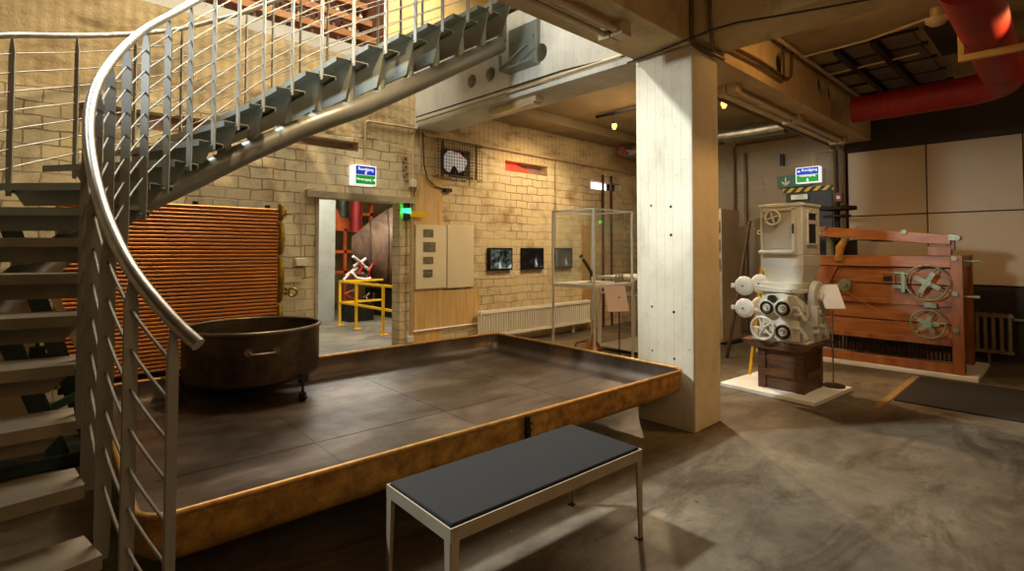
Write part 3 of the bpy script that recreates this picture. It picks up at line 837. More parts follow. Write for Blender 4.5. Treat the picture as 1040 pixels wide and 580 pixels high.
bc = thing('signal_beacon', 'green lit signal beacon with a yellow tag right of the doorway', 'beacon', (3.88, WY-.06, 2.0))
obj('housing', MB().box(3.85, 3.90, WY-.09, WY, 1.90, 2.13), black_iron, bc)
obj('green_light', MB().box(3.842, 3.908, WY-.10, WY-.09, 1.99, 2.055).box(3.80, 3.85, WY-.09, WY-.04, 2.0, 2.05), green_led, bc)
obj('yellow_tag', MB().box(3.92, 4.20, WY-.07, WY-.06, 1.945, 2.02), yellow_p, bc)

# lit sign over the doorway
def lit_sign(label, loc, nx, wdir, w, h, d, blue_l, green_l, arrow_blue, arrow_green):
    """nx: outward direction of the face, wdir: direction of reading"""
    s = thing('exit_sign', label, 'sign', loc)
    o = V(loc); wx = V(wdir); up = V((0, 0, 1)); n = V(nx)
    def quad(x0, x1, z0, z1, n0, n1):
        P_ = lambda x, z, q: o+wx*x+up*z+n*q
        return MB().hexa([P_(x0, z0, n0), P_(x1, z0, n0), P_(x1, z0, n1), P_(x0, z0, n1), P_(x0, z1, n0), P_(x1, z1, n0), P_(x1, z1, n1), P_(x0, z1, n1)])
    obj('case', quad(-w/2, w/2, -h/2, h/2, -d, 0), sign_white, s, bev=.004)
    bl = obj('blue_field', quad(-w/2+.015, w/2-.015, .004, h/2-.012, 0, .003), sign_blue, s)
    gr = obj('green_field', quad(-w/2+.015, w/2-.015, -h/2+.012, -.002, 0, .003), sign_green, s)
    def arrow(cx_, cz_, ang, sz):
        pts = [(-.5, -.12), (.0, -.12), (.0, -.4), (.5, 0), (0, .4), (0, .12), (-.5, .12)]
        ca, sa = math.cos(ang), math.sin(ang)
        return MB().prism([o+wx*(cx_+sz*(a*ca-b*sa))+up*(cz_+sz*(a*sa+b*ca))+n*.003 for a, b in pts], n*.002)
    t = o+n*.004
    text_part('Rundgang', 'lettering', s, t+up*(h*.30)+wx*blue_l[0], wx, up, blue_l[1], sign_white)
    text_part('Notausgang', 'lettering', s, t+up*(-h*.22+green_l[2])+wx*green_l[0], wx, up, green_l[1], sign_white)
    obj('arrow', arrow(*arrow_blue), sign_white, s); obj('arrow', arrow(*arrow_green), sign_white, s)
    return s
lit_sign('lit blue and green exit sign box above the doorway', (3.20, WY-.16, 2.44), (0, -1, 0), (1, 0, 0), .30, .25, .15,
         (0, .055), (-.025, .042, 0), (0, .03, -PI/2, .045), (.12, -.055, 0, .045))

# radiator under the screens
def radiator(name, label, axis, p, u0, u1, z0, z1, depth, pitch, m, feet=True, thick=.035, ncol=1):
    c = (((u0+u1)/2, p, z0) if axis == 'y' else (p, (u0+u1)/2, z0))
    t = thing(name, label, 'radiator', c)
    n = int(round((u1-u0)/pitch))
    for k in range(n):
        u = u0+pitch*(k+.5)
        b = MB()
        q = thick/2
        rows = [depth*(j+.5)/ncol for j in range(ncol)]
        for rr in rows:
            pt = (lambda z: (u, p-rr, z)) if axis == 'y' else (lambda z: (p-rr, u, z))
            b.tube([pt(z0), pt(z0+.03), pt(z1-.03), pt(z1)], [q*.8, q, q, q*.8], 10)
        if axis == 'y':
            b.box(u-pitch*.49, u+pitch*.49, p-depth, p, z0+.01, z0+.05).box(u-pitch*.49, u+pitch*.49, p-depth, p, z1-.05, z1-.01)
        else:
            b.box(p-depth, p, u-pitch*.49, u+pitch*.49, z0+.01, z0+.05).box(p-depth, p, u-pitch*.49, u+pitch*.49, z1-.05, z1-.01)
        obj('section', b, m, t)
    return t
rd = radiator('radiator', 'long white ribbed radiator under the three wall screens', 'y', WY-.06, 5.10, 7.75, .14, .56, .11, .053, rad_m, thick=.034, ncol=2)
obj('supply_pipe', MB().tube([(7.75, WY-.12, .20), (7.9, WY-.12, .20), (7.95, WY-.12, .3), (7.95, WY-.12, 2.4)], .012, 8), pipe_cond, rd)
obj('bracket', MB().box(5.4, 5.43, WY-.12, WY-.07, 0, .15).box(7.3, 7.33, WY-.12, WY-.07, 0, .15), rad_m, rd)
# two dark red pipes
for k, x in enumerate((8.28, 8.55)):
    conduit(['thin dark red vertical pipe, left of the pair beyond the screens', 'thin dark red vertical pipe, right of the pair beyond the screens'][k],
            [(x, yy-.02, .0), (x, yy-.02, 2.95)], .025, mat('dark_red_pipe_%d' % k, '#4a2015', '#5a2a1c', 5, .5), group='pair of red pipes')
o = struct('door_2', MB().box(7.68, 8.1, WY-.02, WY-.004, 0, 1.95), mat('closed_hatch', '#b08c58', '#bd9a66', 4, .7))

# ------------------------------------------------------------------ glass showcase
gc = thing('glass_showcase', 'tall glass showcase with white metal edges beyond the tray', 'showcase', (5.6, 4.4, 0))
GX0, GX1, GY0, GY1, GT = 5.18, 6.0, 4.05, 4.73, 2.0
corners = [(GX0, GY0), (GX1, GY0), (GX1, GY1), (GX0, GY1)]
for (x, y) in corners: obj('corner_post', MB().box(x-.012, x+.012, y-.012, y+.012, 0, GT), white_p, gc)
for z in (GT, 1.03):
    b = MB()
    for (x, y), (x2, y2) in zip(corners, corners[1:]+corners[:1]): b.bar((x, y, z), (x2, y2, z), .02, .02 if z > 1.5 else .035)
    obj('frame_rail', b, white_p, gc)
obj('shelf', MB().box(GX0, GX1, GY0, GY1, 1.035, 1.055), white_p, gc)
obj('lower_shelf', MB().box(GX0, GX1, GY0, GY1, .02, .045), white_p, gc)
g = MB()
for (x, y), (x2, y2) in zip(corners, corners[1:]+corners[:1]):
    d = V((x2-x, y2-y, 0)).normalized()*.014
    g.bar(V((x, y, 1.53))+d, V((x2, y2, 1.53))-d, .005, .92)
obj('glass_pane', g, glass_m, gc)
obj('glass_top', MB().box(GX0+.012, GX1-.012, GY0+.012, GY1-.012, GT-.003, GT+.003), glass_m, gc)
# microscope-like black tube on the shelf
ms = thing('hand_microscope', 'slanted black tube instrument on the showcase shelf', 'instrument', (5.5, 4.4, 1.056))
obj('tube', MB().cyl((5.56, 4.38, 1.17), (5.48, 4.47, 1.37), .022, 12).cyl((5.472, 4.479, 1.39), (5.46, 4.492, 1.42), .03, 12).cyl((5.57, 4.37, 1.14), (5.56, 4.38, 1.18), .03, 12), black_iron, ms)
obj('stand', MB().cyl((5.56, 4.40, 1.06), (5.54, 4.40, 1.22), .008, 8).cyl((5.56, 4.40, 1.056), (5.56, 4.40, 1.064), .05, 16), black_iron, ms)
box_thing('info_card', 'flat pale card lying on the showcase shelf', 'card', board_m, 5.28, 5.5, 4.2, 4.38, 1.056, 1.064)
bm_ = glass('vial_glass', (.85, .9, .88, 1))
for k, (x, y) in enumerate(((5.79, 4.16), (5.87, 4.16), (5.94, 4.17))):
    t = thing('glass_vial', ['small glass bottle on the showcase shelf, leftmost of three', 'small glass bottle on the showcase shelf, middle of three', 'small glass bottle on the showcase shelf, rightmost of three'][k], 'bottle', (x, y, 1.056), 'bottles in the showcase')
    obj('bottle', MB().lathe([(0, 1.057), (.026, 1.057), (.026, 1.11), (.012, 1.13), (.012, 1.15)], (x, y, 0), seg=16), mat('vial_%d' % k, '#8d8878', '#b5b0a0', 6, .1), t)
    obj('cap', MB().cyl((x, y, 1.15), (x, y, 1.17), .015, 12), white_p, t)
fl = thing('copper_flask', 'copper flask with a thin neck on the floor of the showcase', 'flask', (5.55, 4.42, .045))
obj('flask_body', MB().lathe([(0, .046), (.11, .046), (.13, .08), (.12, .18), (.075, .27), (.03, .32), (.022, .40)], (5.50, 4.32, 0), seg=24), copper_b, fl)
obj('side_tube', MB().tube([(5.46, 4.38, .30), (5.36, 4.48, .27), (5.33, 4.51, .16), (5.32, 4.52, .06)], .016, 8), copper_b, fl)
obj('neck', MB().cyl((5.50, 4.32, .40), (5.50, 4.32, .58), .011, 8), mat('pink_neck', '#c98070', '#d09080', 5, .4), fl)
# sign stand in front of the case
ss = thing('sign_stand', 'tilted pale pink text panel on a thin pole in front of the showcase', 'sign', (5.25, 3.75, 0))
sx, sy = 5.22, 3.70
rtv = V((.730, -.684, 0)); fw = V((.684, .730, 0))
def tilt(c, w, h, ang, yaw_r, m, th=.006):
    r = V((math.cos(yaw_r), math.sin(yaw_r), 0)); f_ = V((-r.y, r.x, 0))
    u = V((f_.x*math.sin(ang), f_.y*math.sin(ang), math.cos(ang)))
    nrm = r.cross(u); c = V(c)
    return MB().hexa([c-r*w/2-u*h/2, c+r*w/2-u*h/2, c+r*w/2-u*h/2+nrm*th, c-r*w/2-u*h/2+nrm*th, c-r*w/2+u*h/2, c+r*w/2+u*h/2, c+r*w/2+u*h/2+nrm*th, c-r*w/2+u*h/2+nrm*th])
obj('text_panel', tilt((sx, sy+.05, .91), .27, .33, .45, -.55, paper_m), paper_m, ss)
obj('pole', MB().cyl((sx+.03, sy+.03, 0), (sx+.03, sy+.03, .93), .008, 8), black_iron, ss)
obj('base', MB().cyl((sx+.03, sy+.03, 0), (sx+.03, sy+.03, .012), .12, 24), black_iron, ss)
# white table behind case
tb = thing('white_table', 'white frame table partly hidden behind the column', 'table', (7.0, 4.5, 0))
obj('table_top', MB().box(6.35, 7.3, 4.0, 4.9, 1.06, 1.10), white_p, tb)
obj('lower_tray', MB().box(6.35, 7.3, 4.0, 4.9, .05, .08).box(6.35, 7.3, 4.0, 4.9, .84, .86), white_p, tb)
for (x, y) in ((6.37, 4.02), (7.28, 4.02), (6.37, 4.88), (7.28, 4.88)): obj('leg', MB().box(x-.02, x+.02, y-.02, y+.02, 0, 1.06), white_p, tb)

# ------------------------------------------------------------------ white display partition with photos, right behind the column
pt = thing('display_partition', 'tall narrow pale display panel standing right of the column', 'partition', (8.2, 3.8, 0))
obj('panel', MB().box(8.10, 8.75, 3.80, 3.86, .03, 2.14), mat('partition_panel', '#b8a888', '#c4b494', 4, .6), pt)
for z in (1.75, 1.45, 1.15): obj('photograph', MB().box(8.092, 8.10, 3.815, 3.85, z, z+.2), photo_m, pt)
obj('foot', MB().box(8.1, 8.75, 3.7, 3.96, 0, .03), black_iron, pt)
pt2 = thing('photo_board', 'white board with dark photographs seen right beside the column edge', 'board', (8.6, 4.2, 0))
obj('board', MB().box(8.86, 8.9, 4.05, 4.75, .9, 2.0), board_m, pt2)
for z in (1.72, 1.45, 1.18): obj('photograph', MB().box(8.852, 8.86, 4.1, 4.7, z, z+.18), photo_m, pt2)
obj('leg', MB().box(8.86, 8.9, 4.05, 4.09, 0, .9), black_iron, pt2); obj('leg', MB().box(8.86, 8.9, 4.71, 4.75, 0, .9), black_iron, pt2)

# ------------------------------------------------------------------ roller mill
plate = Matrix.Translation((6.05, 2.16, 0)) @ Matrix.Rotation(math.radians(-5), 4, 'Z')
def pm(m4, mb, x0, x1, y0, y1, z0, z1):
    return mb.hexa([m4 @ V(p) for p in ((x0, y0, z0), (x1, y0, z0), (x1, y1, z0), (x0, y1, z0), (x0, y0, z1), (x1, y0, z1), (x1, y1, z1), (x0, y1, z1))])
tag(obj('plinth', pm(plate, MB(), -.46, .46, -.49, .49, 0, .04), white_p, bev=.004), 'low white square plinth under the roller mill', 'plinth')
MM = Matrix.Translation((5.75, 1.87, .04)) @ Matrix.Rotation(math.radians(-3), 4, 'Z')   # near corner of the wooden stand
ws = thing('wooden_stand', 'dark wooden box stand carrying the white roller mill', 'stand', (6.0, 2.1, .04))
D_, L_ = .50, .46
for (x, y) in ((0, 0), (D_-.08, 0), (0, L_-.08), (D_-.08, L_-.08)):
    obj('post', pm(MM, MB(), x, x+.08, y, y+.08, 0, .42), wood_dk, ws, bev=.004)
b = MB(); pm(MM, b, .02, D_-.02, .01, .03, .0, .42); pm(MM, b, .02, .04, .02, L_-.02, .0, .42); pm(MM, b, D_-.03, D_-.01, .02, L_-.02, .0, .42); pm(MM, b, .02, D_-.02, L_-.03, L_-.01, .0, .42)
obj('side_boards', b, wood_dk, ws)
b = MB(); pm(MM, b, -.008, .02, .08, L_-.08, .14, .21); pm(MM, b, .08, D_-.08, -.008, .02, .14, .21)
obj('cross_rail', b, mat('stand_rail_wood', '#5a3a1c', '#6f4a26', 3, .5, 0, .2, (1, 8, 8)), ws)
b = MB()
poly = [MM @ V(q) for q in ((-.05, -.10, .50), (-.05, L_+.16, .50), (-.05, L_+.10, .44), (-.05, L_+.02, .42), (-.05, -.0, .42), (-.05, -.07, .45))]
b.prism(poly, (MM.to_3x3() @ V((D_+.10, 0, 0))))
obj('top_board', b, wood_dk, ws, bev=.004)

ml = thing('roller_mill', 'cream white roller mill with square hopper, hand wheels and round covers', 'mill', (6.0, 2.1, .54))
def mp(x, y, z): return MM @ V((x, y, z-.04))
def mbx(mb, x0, x1, y0, y1, z0, z1): return pm(MM, mb, x0, x1, y0, y1, z0-.04, z1-.04)
# hopper: square box with a tapered lower part.  local x: depth (towards the back), y: to the left
hx0, hx1, hy0, hy1 = .06, .50, .01, .44
b = MB(); mbx(b, hx0, hx1, hy0, hy1, 1.44, 1.95)
b.hexa([mp(hx0+.04, hy0+.03, 1.14), mp(hx1-.08, hy0+.03, 1.14), mp(hx1-.08, hy1-.05, 1.14), mp(hx0+.04, hy1-.05, 1.14),
        mp(hx0, hy0, 1.32), mp(hx1, hy0, 1.32), mp(hx1, hy1, 1.32), mp(hx0, hy1, 1.32)])
mbx(b, hx0, hx1, hy0, hy1, 1.32, 1.44)
obj('hopper', b, mill_m, ml, bev=.006)
b = MB(); mbx(b, hx0-.012, hx1+.012, hy0-.012, hy1+.012, 1.945, 1.972); mbx(b, hx0+.03, hx1-.03, hy0+.03, hy1-.03, 1.972, 1.982)
obj('hopper_lid', b, mill_m, ml, bev=.004)
dr = MB(); mbx(dr, hx0-.02, hx0, hy0+.09, hy1-.03, 1.50, 1.90)
door = obj('inspection_door', dr, mill_d, ml, bev=.008)
fr = MB()
for a in ((hx0-.03, hx0, hy0+.07, hy0+.10, 1.47, 1.92), (hx0-.03, hx0, hy1-.035, hy1-.015, 1.47, 1.92), (hx0-.03, hx0, hy0+.07, hy1-.015, 1.90, 1.925)): mbx(fr, *a)
fr.prism([mp(hx0, hy0+.06, 1.44), mp(hx0-.06, hy0+.08, 1.455), mp(hx0-.065, hy0+.08, 1.475), mp(hx0, hy0+.06, 1.50)], (MM.to_3x3() @ V((0, hy1-hy0-.08, 0))))
obj('door_frame', fr, mill_m, door)
obj('latch', MB().cyl(mp(hx0-.045, hy0+.08, 1.66), mp(hx0-.045, hy0+.08, 1.76), .008, 8), black_iron, door)
def wheel(mb, c, ax, R, r, spokes, hub=.02, flat=.0, sp=.008):
    c, ax = V(c), V(ax).normalized()
    mb.ring(c, ax, R, r, 32, 8)
    ref = V((0, 0, 1)); u = (ref-ax*ref.dot(ax)).normalized(); w = ax.cross(u)
    for k in range(spokes):
        a = 2*PI*k/spokes+.3; d = u*math.cos(a)+w*math.sin(a)
        mb.tube([c+d*hub*.6, c+d*(R-r*.5)], [sp*1.5, sp*.8], 8)
    mb.cyl(c-ax*hub*.9, c+ax*hub*.9, hub, 16)
    return mb
AX = (MM.to_3x3() @ V((-1, 0, 0)))
obj('hopper_wheel', wheel(MB(), mp(hx0-.05, hy1-.15, 1.83), AX, .075, .011, 4, .018).cyl(mp(hx0, hy1-.15, 1.83), mp(hx0-.05, hy1-.15, 1.83), .01, 8), mill_m, ml)
# windows on the right flank
b = MB()
for (za, zc) in ((1.80, 1.87), (1.56, 1.76)):
    for a in ((.10, .36, za-.02, za), (.10, .36, zc, zc+.02), (.10, .125, za, zc), (.335, .36, za, zc)): mbx(b, hx0+a[0]-.02, hx0+a[1]-.02, hy0-.02, hy0, a[2], a[3])
fr = obj('flank_window_frame', b, mill_m, ml, bev=.003)
b = MB(); mbx(b, hx0+.10, hx0+.32, hy0-.006, hy0, 1.80, 1.87); mbx(b, hx0+.10, hx0+.32, hy0-.006, hy0, 1.56, 1.76)
obj('window_pane', b, dark_m, fr)
b = MB()
for (y) in (hy1+.02, hy0-.02):
    b.ring(mp(hx0+.02 if y > .2 else hx0+.42, y, 1.68), AX, .02, .008, 16, 6)
b.ring(mp(hx0+.20, hy0-.008, 1.915), MM.to_3x3() @ V((0, 1, 0)), .012, .005, 12, 6)
obj('lifting_eye', b, mill_m, ml)
# cast body
b = MB()
mbx(b, .02, .52, .04, .42, .54, 1.06)
b.prism([mp(-.03, .50, .56), mp(-.03, -.02, .56), mp(-.03, -.04, .60), mp(-.03, .0, .66), mp(-.03, .06, .70), mp(-.03, .05, .80), mp(-.03, -.02, .86), mp(-.03, -.02, .93), mp(-.03, .06, 1.02), mp(-.03, .18, 1.05), mp(-.03, .34, 1.03), mp(-.03, .42, .96), mp(-.03, .44, .86), mp(-.03, .38, .80), mp(-.03, .38, .70), mp(-.03, .48, .64)], MM.to_3x3() @ V((.09, 0, 0)))
mbx(b, -.03, .58, -.05, .50, .54, .57)
obj('cast_body', b, mill_m, ml, bev=.01)
b = MB()
mbx(b, .0, .46, .0, .46, 1.05, 1.085); mbx(b, .03, .42, .02, .42, 1.085, 1.15)
b.prism([mp(-.04, .46, 1.06), mp(-.04, .46, 1.12), mp(-.04, .10, 1.085), mp(-.04, .10, 1.05)], MM.to_3x3() @ V((.03, 0, 0)))
obj('feed_shelf', b, mill_m, ml, bev=.004)
# big round side housing on the right flank
b = MB().lathe([(.17, 0), (.17, .05), (.15, .06), (.12, .05), (.04, .05), (.04, .09), (0, .09)], mp(.30, -.0, 1.0), MM.to_3x3() @ V((0, -1, 0)), 32)
mbx(b, .13, .47, -.05, .04, .56, .80)
b.prism([mp(.1, -.02, .80), mp(.52, -.02, .80), mp(.46, -.02, .98), mp(.16, -.02, .98)], MM.to_3x3() @ V((0, .04, 0)))
for (x, z) in ((.16, .66), (.30, .70), (.44, .66), (.2, .86), (.42, .86)): b.cyl(mp(x, -.10, z), mp(x, 0, z), .03, 14)
mbx(b, .12, .2, -.09, -.02, .72, .92); mbx(b, .36, .44, -.09, -.02, .6, .78)
obj('flank_housing', b, mill_m, ml, bev=.004)
# roll bearings
for (y, z, R) in ((.315, .895, .068), (.155, .895, .075), (.155, .66, .075)):
    be = obj('bearing', MB().lathe([(R+.02, 0), (R+.02, .05), (R, .065), (R*.55, .065), (R*.5, .05), (0, .05)], mp(-.03, y, z), AX, 28), mill_m, ml)
    obj('bearing_ring', MB().ring(mp(-.10, y, z), AX, R*.82, .014, 28, 8), black_iron, be)
    obj('shaft_end', MB().ring(mp(-.10, y, z), AX, R*.42, .010, 20, 8).cyl(mp(-.09, y, z), mp(-.12, y, z), .014, 12), mill_m, be)
obj('adjuster_knob', MB().cyl(mp(-.05, .27, .985), mp(-.09, .27, .985), .042, 18), black_iron, ml)
b = MB()
for (y, z) in ((.02, .90), (.0, .70), (-.02, .84)):
    b.tube([mp(-.06, y+.08, z), mp(-.08, y, z+.01), mp(-.06, y-.03, z-.05)], .022, 8)
b.box
mbx(b, -.09, -.03, .06, .11, .93, 1.03); mbx(b, -.08, -.03, .0, .10, .58, .78)
obj('adjusting_levers', b, mill_m, ml, bev=.003)
obj('hand_wheel', wheel(MB(), mp(-.12, .35, .68), AX, .115, .014, 5, .026, sp=.012).cyl(mp(-.12, .35, .68), mp(-.02, .35, .68), .018, 10), mill_m, ml)
for (x, y, z) in ((-.02, .59, 1.10), (-.02, .59, .86), (.16, .50, 1.12), (.16, .50, .87)):
    cv = obj('round_cover', MB().lathe([(0, .03), (.05, .028), (.09, .018), (.104, .0), (.104, -.02), (0, -.02)], mp(x, y, z), AX, 32), disc_m, ml)
    obj('cover_boss', MB().cyl(mp(x-.028, y, z), mp(x-.04, y, z), .009, 10), black_iron, cv)
    b = MB(); mbx(b, x-.01, x+.01, y+.10, y+.14, z-.022, z+.025); obj('cover_lug', b, disc_m, cv)
    obj('shaft', MB().cyl(mp(x, y, z), mp(x+.05, .42, z-.03), .02, 10), mill_m, ml)
tag(obj('yellow_bar', MB().bar((6.25, 2.46, 1.30), (5.98, 2.50, .10), .03, .02), yellow_p), 'thin yellow bar leaning behind the white mill', 'bar')
tag(obj('leaning_pole', MB().cyl((7.6, 3.15, 1.9), (7.15, 3.3, .0), .025, 10), wood_dk), 'dark brown pole leaning behind the roller mill', 'pole')
# sign stand right of the mill
s2 = thing('sign_stand', 'tilted white text panel on a round-based pole right of the white mill', 'sign', (6.2, 1.68, .04))
qx, qy = 6.36, 1.78
obj('text_panel', tilt((6.12, 1.72, 1.01), .21, .27, .5, -.72, paper_m), white_p, s2)
obj('pole', MB().cyl((qx, qy, .04), (qx, qy, 1.0), .009, 8), stainless, s2)
obj('base', MB().cyl((qx, qy, .04), (qx, qy, .055), .11, 28), black_iron, s2)

# ------------------------------------------------------------------ large varnished wooden machine
tag(obj('plinth', MB().box(7.88, 9.05, .76, 3.2, 0, .045), white_p, bev=.004), 'long low white plinth under the orange wooden machine', 'plinth')
wm = thing('wooden_machine', 'large varnished orange wooden milling machine with two spoked hand wheels', 'machine', (8.4, 1.8, .045))
FX = 7.98
for (x, y) in ((FX-.03, .88), (8.75, .88), (FX-.03, 2.42), (8.75, 2.42)):
    obj('corner_post', MB().box(x, x+.12, y, y+.11, .045, 1.43), wood_or2, wm, bev=.006)
b = MB().box(FX-.01, FX+.08, .99, 2.42, 1.28, 1.42).box(8.78, 8.86, .99, 2.42, 1.28, 1.42).box(FX+.08, 8.78, .9, .98, 1.28, 1.42).box(FX+.08, 8.78, 2.43, 2.51, 1.28, 1.42)
obj('top_rail', b, wood_or, wm, bev=.006)
obj('top_cover', MB().box(FX+.08, 8.78, .98, 2.43, 1.36, 1.40), wood_or, wm)
b = MB()
for (za, zc) in ((.40, .60), (.61, .84), (.86, 1.06), (1.07, 1.27)): b.box(FX+.04, FX+.07, .99, 2.42, za, zc-.004)
obj('front_boards', b, wood_or, wm, bev=.003)
obj('mid_rail', MB().box(FX+.0, FX+.06, .99, 2.42, .36, .42).box(FX+.0, FX+.06, .99, 2.42, .815, .87), wood_or2, wm, bev=.004)
obj('bottom_rail', MB().box(FX-.02, FX+.08, .88, 2.55, .05, .15).box(8.78, 8.88, .88, 2.55, .05, .15), wood_or2, wm, bev=.006)
obj('end_boards', MB().box(FX+.1, 8.76, .92, .95, .42, 1.28).box(FX+.1, 8.76, 2.46, 2.49, .42, 1.28).box(8.80, 8.83, .95, 2.46, .42, 1.28), wood_or2, wm)
b = MB()
for k in range(34): b.cyl((FX+.13, 1.02+.041*k, .16), (FX+.13, 1.02+.041*k, .38), .012, 6)
obj('roller_slats', b, dark_m, wm)
# lever beam on top, sloping down to the right
obj('lever_beam', MB().hexa([(FX-.05, .98, 1.55), (FX+.12, .98, 1.55), (FX+.12, 2.9, 1.72), (FX-.05, 2.9, 1.72), (FX-.05, .98, 1.67), (FX+.12, .98, 1.67), (FX+.12, 2.9, 1.86), (FX-.05, 2.9, 1.86)]), wood_or, wm, bev=.006)
obj('lever_block', MB().box(FX-.03, FX+.10, .98, 1.20, 1.42, 1.53).box(FX-.02, FX+.09, .95, 1.02, 1.49, 1.68), wood_or2, wm, bev=.005)
for (y, z, r) in ((2.28, 1.79, .022), (1.42, 1.71, .03)): obj('bolt', MB().cyl((FX-.08, y, z), (FX-.05, y, z), r, 12), green_g, wm)
for z in (1.39, .98, .56): obj('bolt', MB().cyl((FX-.06, .95, z), (FX-.03, .95, z), .028, 12), green_g, wm)
for z in (1.36, .95): obj('clamp_handle', MB().cyl((FX+.03, .76, z), (FX+.03, .88, z), .012, 8).cyl((FX+.03, .74, z), (FX+.03, .80, z), .022, 10), green_g, wm)
obj('lever_clamp', MB().box(FX-.06, FX-.02, .93, 1.0, 1.60, 1.67).cyl((FX-.07, .92, 1.63), (FX+.12, .92, 1.63), .03, 10), green_g, wm)
def spoked(c, R, name, sp):
    w = MB().ring(c, (-1, 0, 0), R, .011, 40, 8)
    c = V(c)
    for k in range(sp):
        a = 2*PI*k/sp+.5; d = V((0, math.cos(a), math.sin(a))); w.bar(c+d*.02, c+d*(R*.66), .05, .018, up=(1, 0, 0)).tube([c+d*(R*.6), c+d*R], .010, 8)
    w.cyl(c+V((.05, 0, 0)), c+V((-.03, 0, 0)), .045, 20)
    obj(name, w, green_g, wm)
    obj('axle', MB().cyl(c+V((.02, 0, 0)), (FX+.06, c.y, c.z), .02, 10), black_iron, wm)
spoked((FX-.10, 1.20, 1.10), .205, 'hand_wheel', 4)
spoked((FX-.10, 1.20, .61), .165, 'hand_wheel', 5)
obj('pulley', MB().lathe([(.03, -.02), (.075, -.02), (.08, 0), (.075, .02), (.03, .02), (.03, .05), (0, .05)], (FX-.03, 2.07, 1.03), (-1, 0, 0), 24).cyl((FX-.02, 2.07, 1.03), (FX+.05, 2.07, 1.03), .03, 12), green_g, wm)
obj('drive_cord', MB().cyl((FX-.04, 2.08, .955), (FX-.06, 1.30, .48), .004, 6).cyl((FX-.04, 2.05, 1.10), (FX-.04, 1.25, 1.22), .004, 6), mat('cord', '#c0803c', '#cc8c48', 5, .7), wm)
b = MB().box(FX-.0, FX+.04, 1.42, 1.52, 1.16, 1.22).box(FX-.06, FX+.04, 1.42, 1.46, .97, 1.22).box(FX-.05, FX+.04, 1.40, 1.55, 1.01, 1.06).cyl((FX-.04, 1.40, 1.2), (FX-.04, 1.56, 1.2), .015, 8)
obj('wheel_bearing', MB().box(FX-.05, FX+.03, 1.12, 1.24, .80, .86), green_g, wm, bev=.003)
obj('wheel_bracket', b, green_g, wm, bev=.003)
wf = obj('sight_window', MB().box(FX+.02, FX+.045, 1.53, 1.69, 1.07, 1.21), wood_or, wm, bev=.004)
obj('window_pane', MB().box(FX+.012, FX+.02, 1.565, 1.655, 1.10, 1.18), dark_m, wf)
obj('green_post', MB().cyl((FX+.1, 2.27, 1.40), (FX+.1, 2.27, 1.64), .05, 18).cyl((FX+.1, 2.27, 1.64), (FX+.1, 2.27, 1.70), .058, 18), green_g, wm)
b = MB().tube([(FX+.0, 2.04, 1.72), (FX, 2.07, 1.62), (FX-.02, 2.12, 1.52), (FX-.02, 2.13, 1.44), (FX, 2.14, 1.36)], [.045, .04, .055, .045, .055], 12)
obj('sack_sleeve', b, mat('sack_cloth', '#a8763a', '#c9954e', 20, .9, 0, .5), wm)
obj('sleeve_cap', MB().tube([(FX, 2.02, 1.76), (FX+.0, 2.07, 1.62)], [.04, .05], 12), green_g, wm)
obj('tie_rod', MB().cyl((FX+.05, 2.0, 1.62), (FX+.05, 1.30, 1.60), .007, 8).cyl((FX+.05, 1.78, 1.613), (FX+.05, 1.55, 1.607), .016, 8), black_iron, wm)
obj('feed_chute', MB().prism([(FX+.0, 2.16, 1.27), (FX, 2.42, 1.27), (FX, 2.42, .95), (FX, 2.30, .95)], (.06, 0, 0)), wood_or2, wm)
obj('rear_apparatus', MB().box(8.2, 8.7, 2.1, 2.45, 1.40, 1.62).cyl((8.45, 2.28, 1.6), (8.45, 2.28, 2.15), .04, 12).cyl((8.45, 2.28, 2.05), (8.45, 2.28, 2.10), .24, 20).cyl((8.45, 2.28, 1.95), (8.45, 2.28, 1.98), .17, 20), dark_m, wm)

# old radiator at the right
rd2 = radiator('radiator', 'short old brown-cream radiator on the dark wall beside the wooden machine', 'x', 9.55, .55, 1.03, .12, .65, .16, .08, rad_dk, thick=.045, ncol=2)
obj('supply_pipe', MB().tube([(9.45, .55, .58), (9.45, .3, .58), (9.45, .27, .5), (9.45, .27, 0)], .018, 8).cyl((9.45, .42, .58), (9.45, .35, .58), .04, 10).cyl((9.45, .8, 0), (9.45, .8, .13), .018, 8), rad_dk, rd2)
conduit('brown horizontal pipe low on the dark wall', [(9.6, .3, .2), (9.6, -1.5, .2)], .03, pipe_dk)
tag(obj('rubber_mat', MB().box(6.35, 7.75, -1.2, 1.25, .0, .012), rubber), 'large black rubber mat on the floor right of the mill', 'mat')
struct('trim_2', MB().box(5.9, 7.75, 1.27, 1.33, 0, .006), mat('floor_rail', '#8a6a3c', '#a07f4c', 6, .6))
box_thing('floor_curb', 'brown low timber curb by the old radiator', 'curb', wood_dk, 8.9, 9.6, -.6, .25, 0, .05)

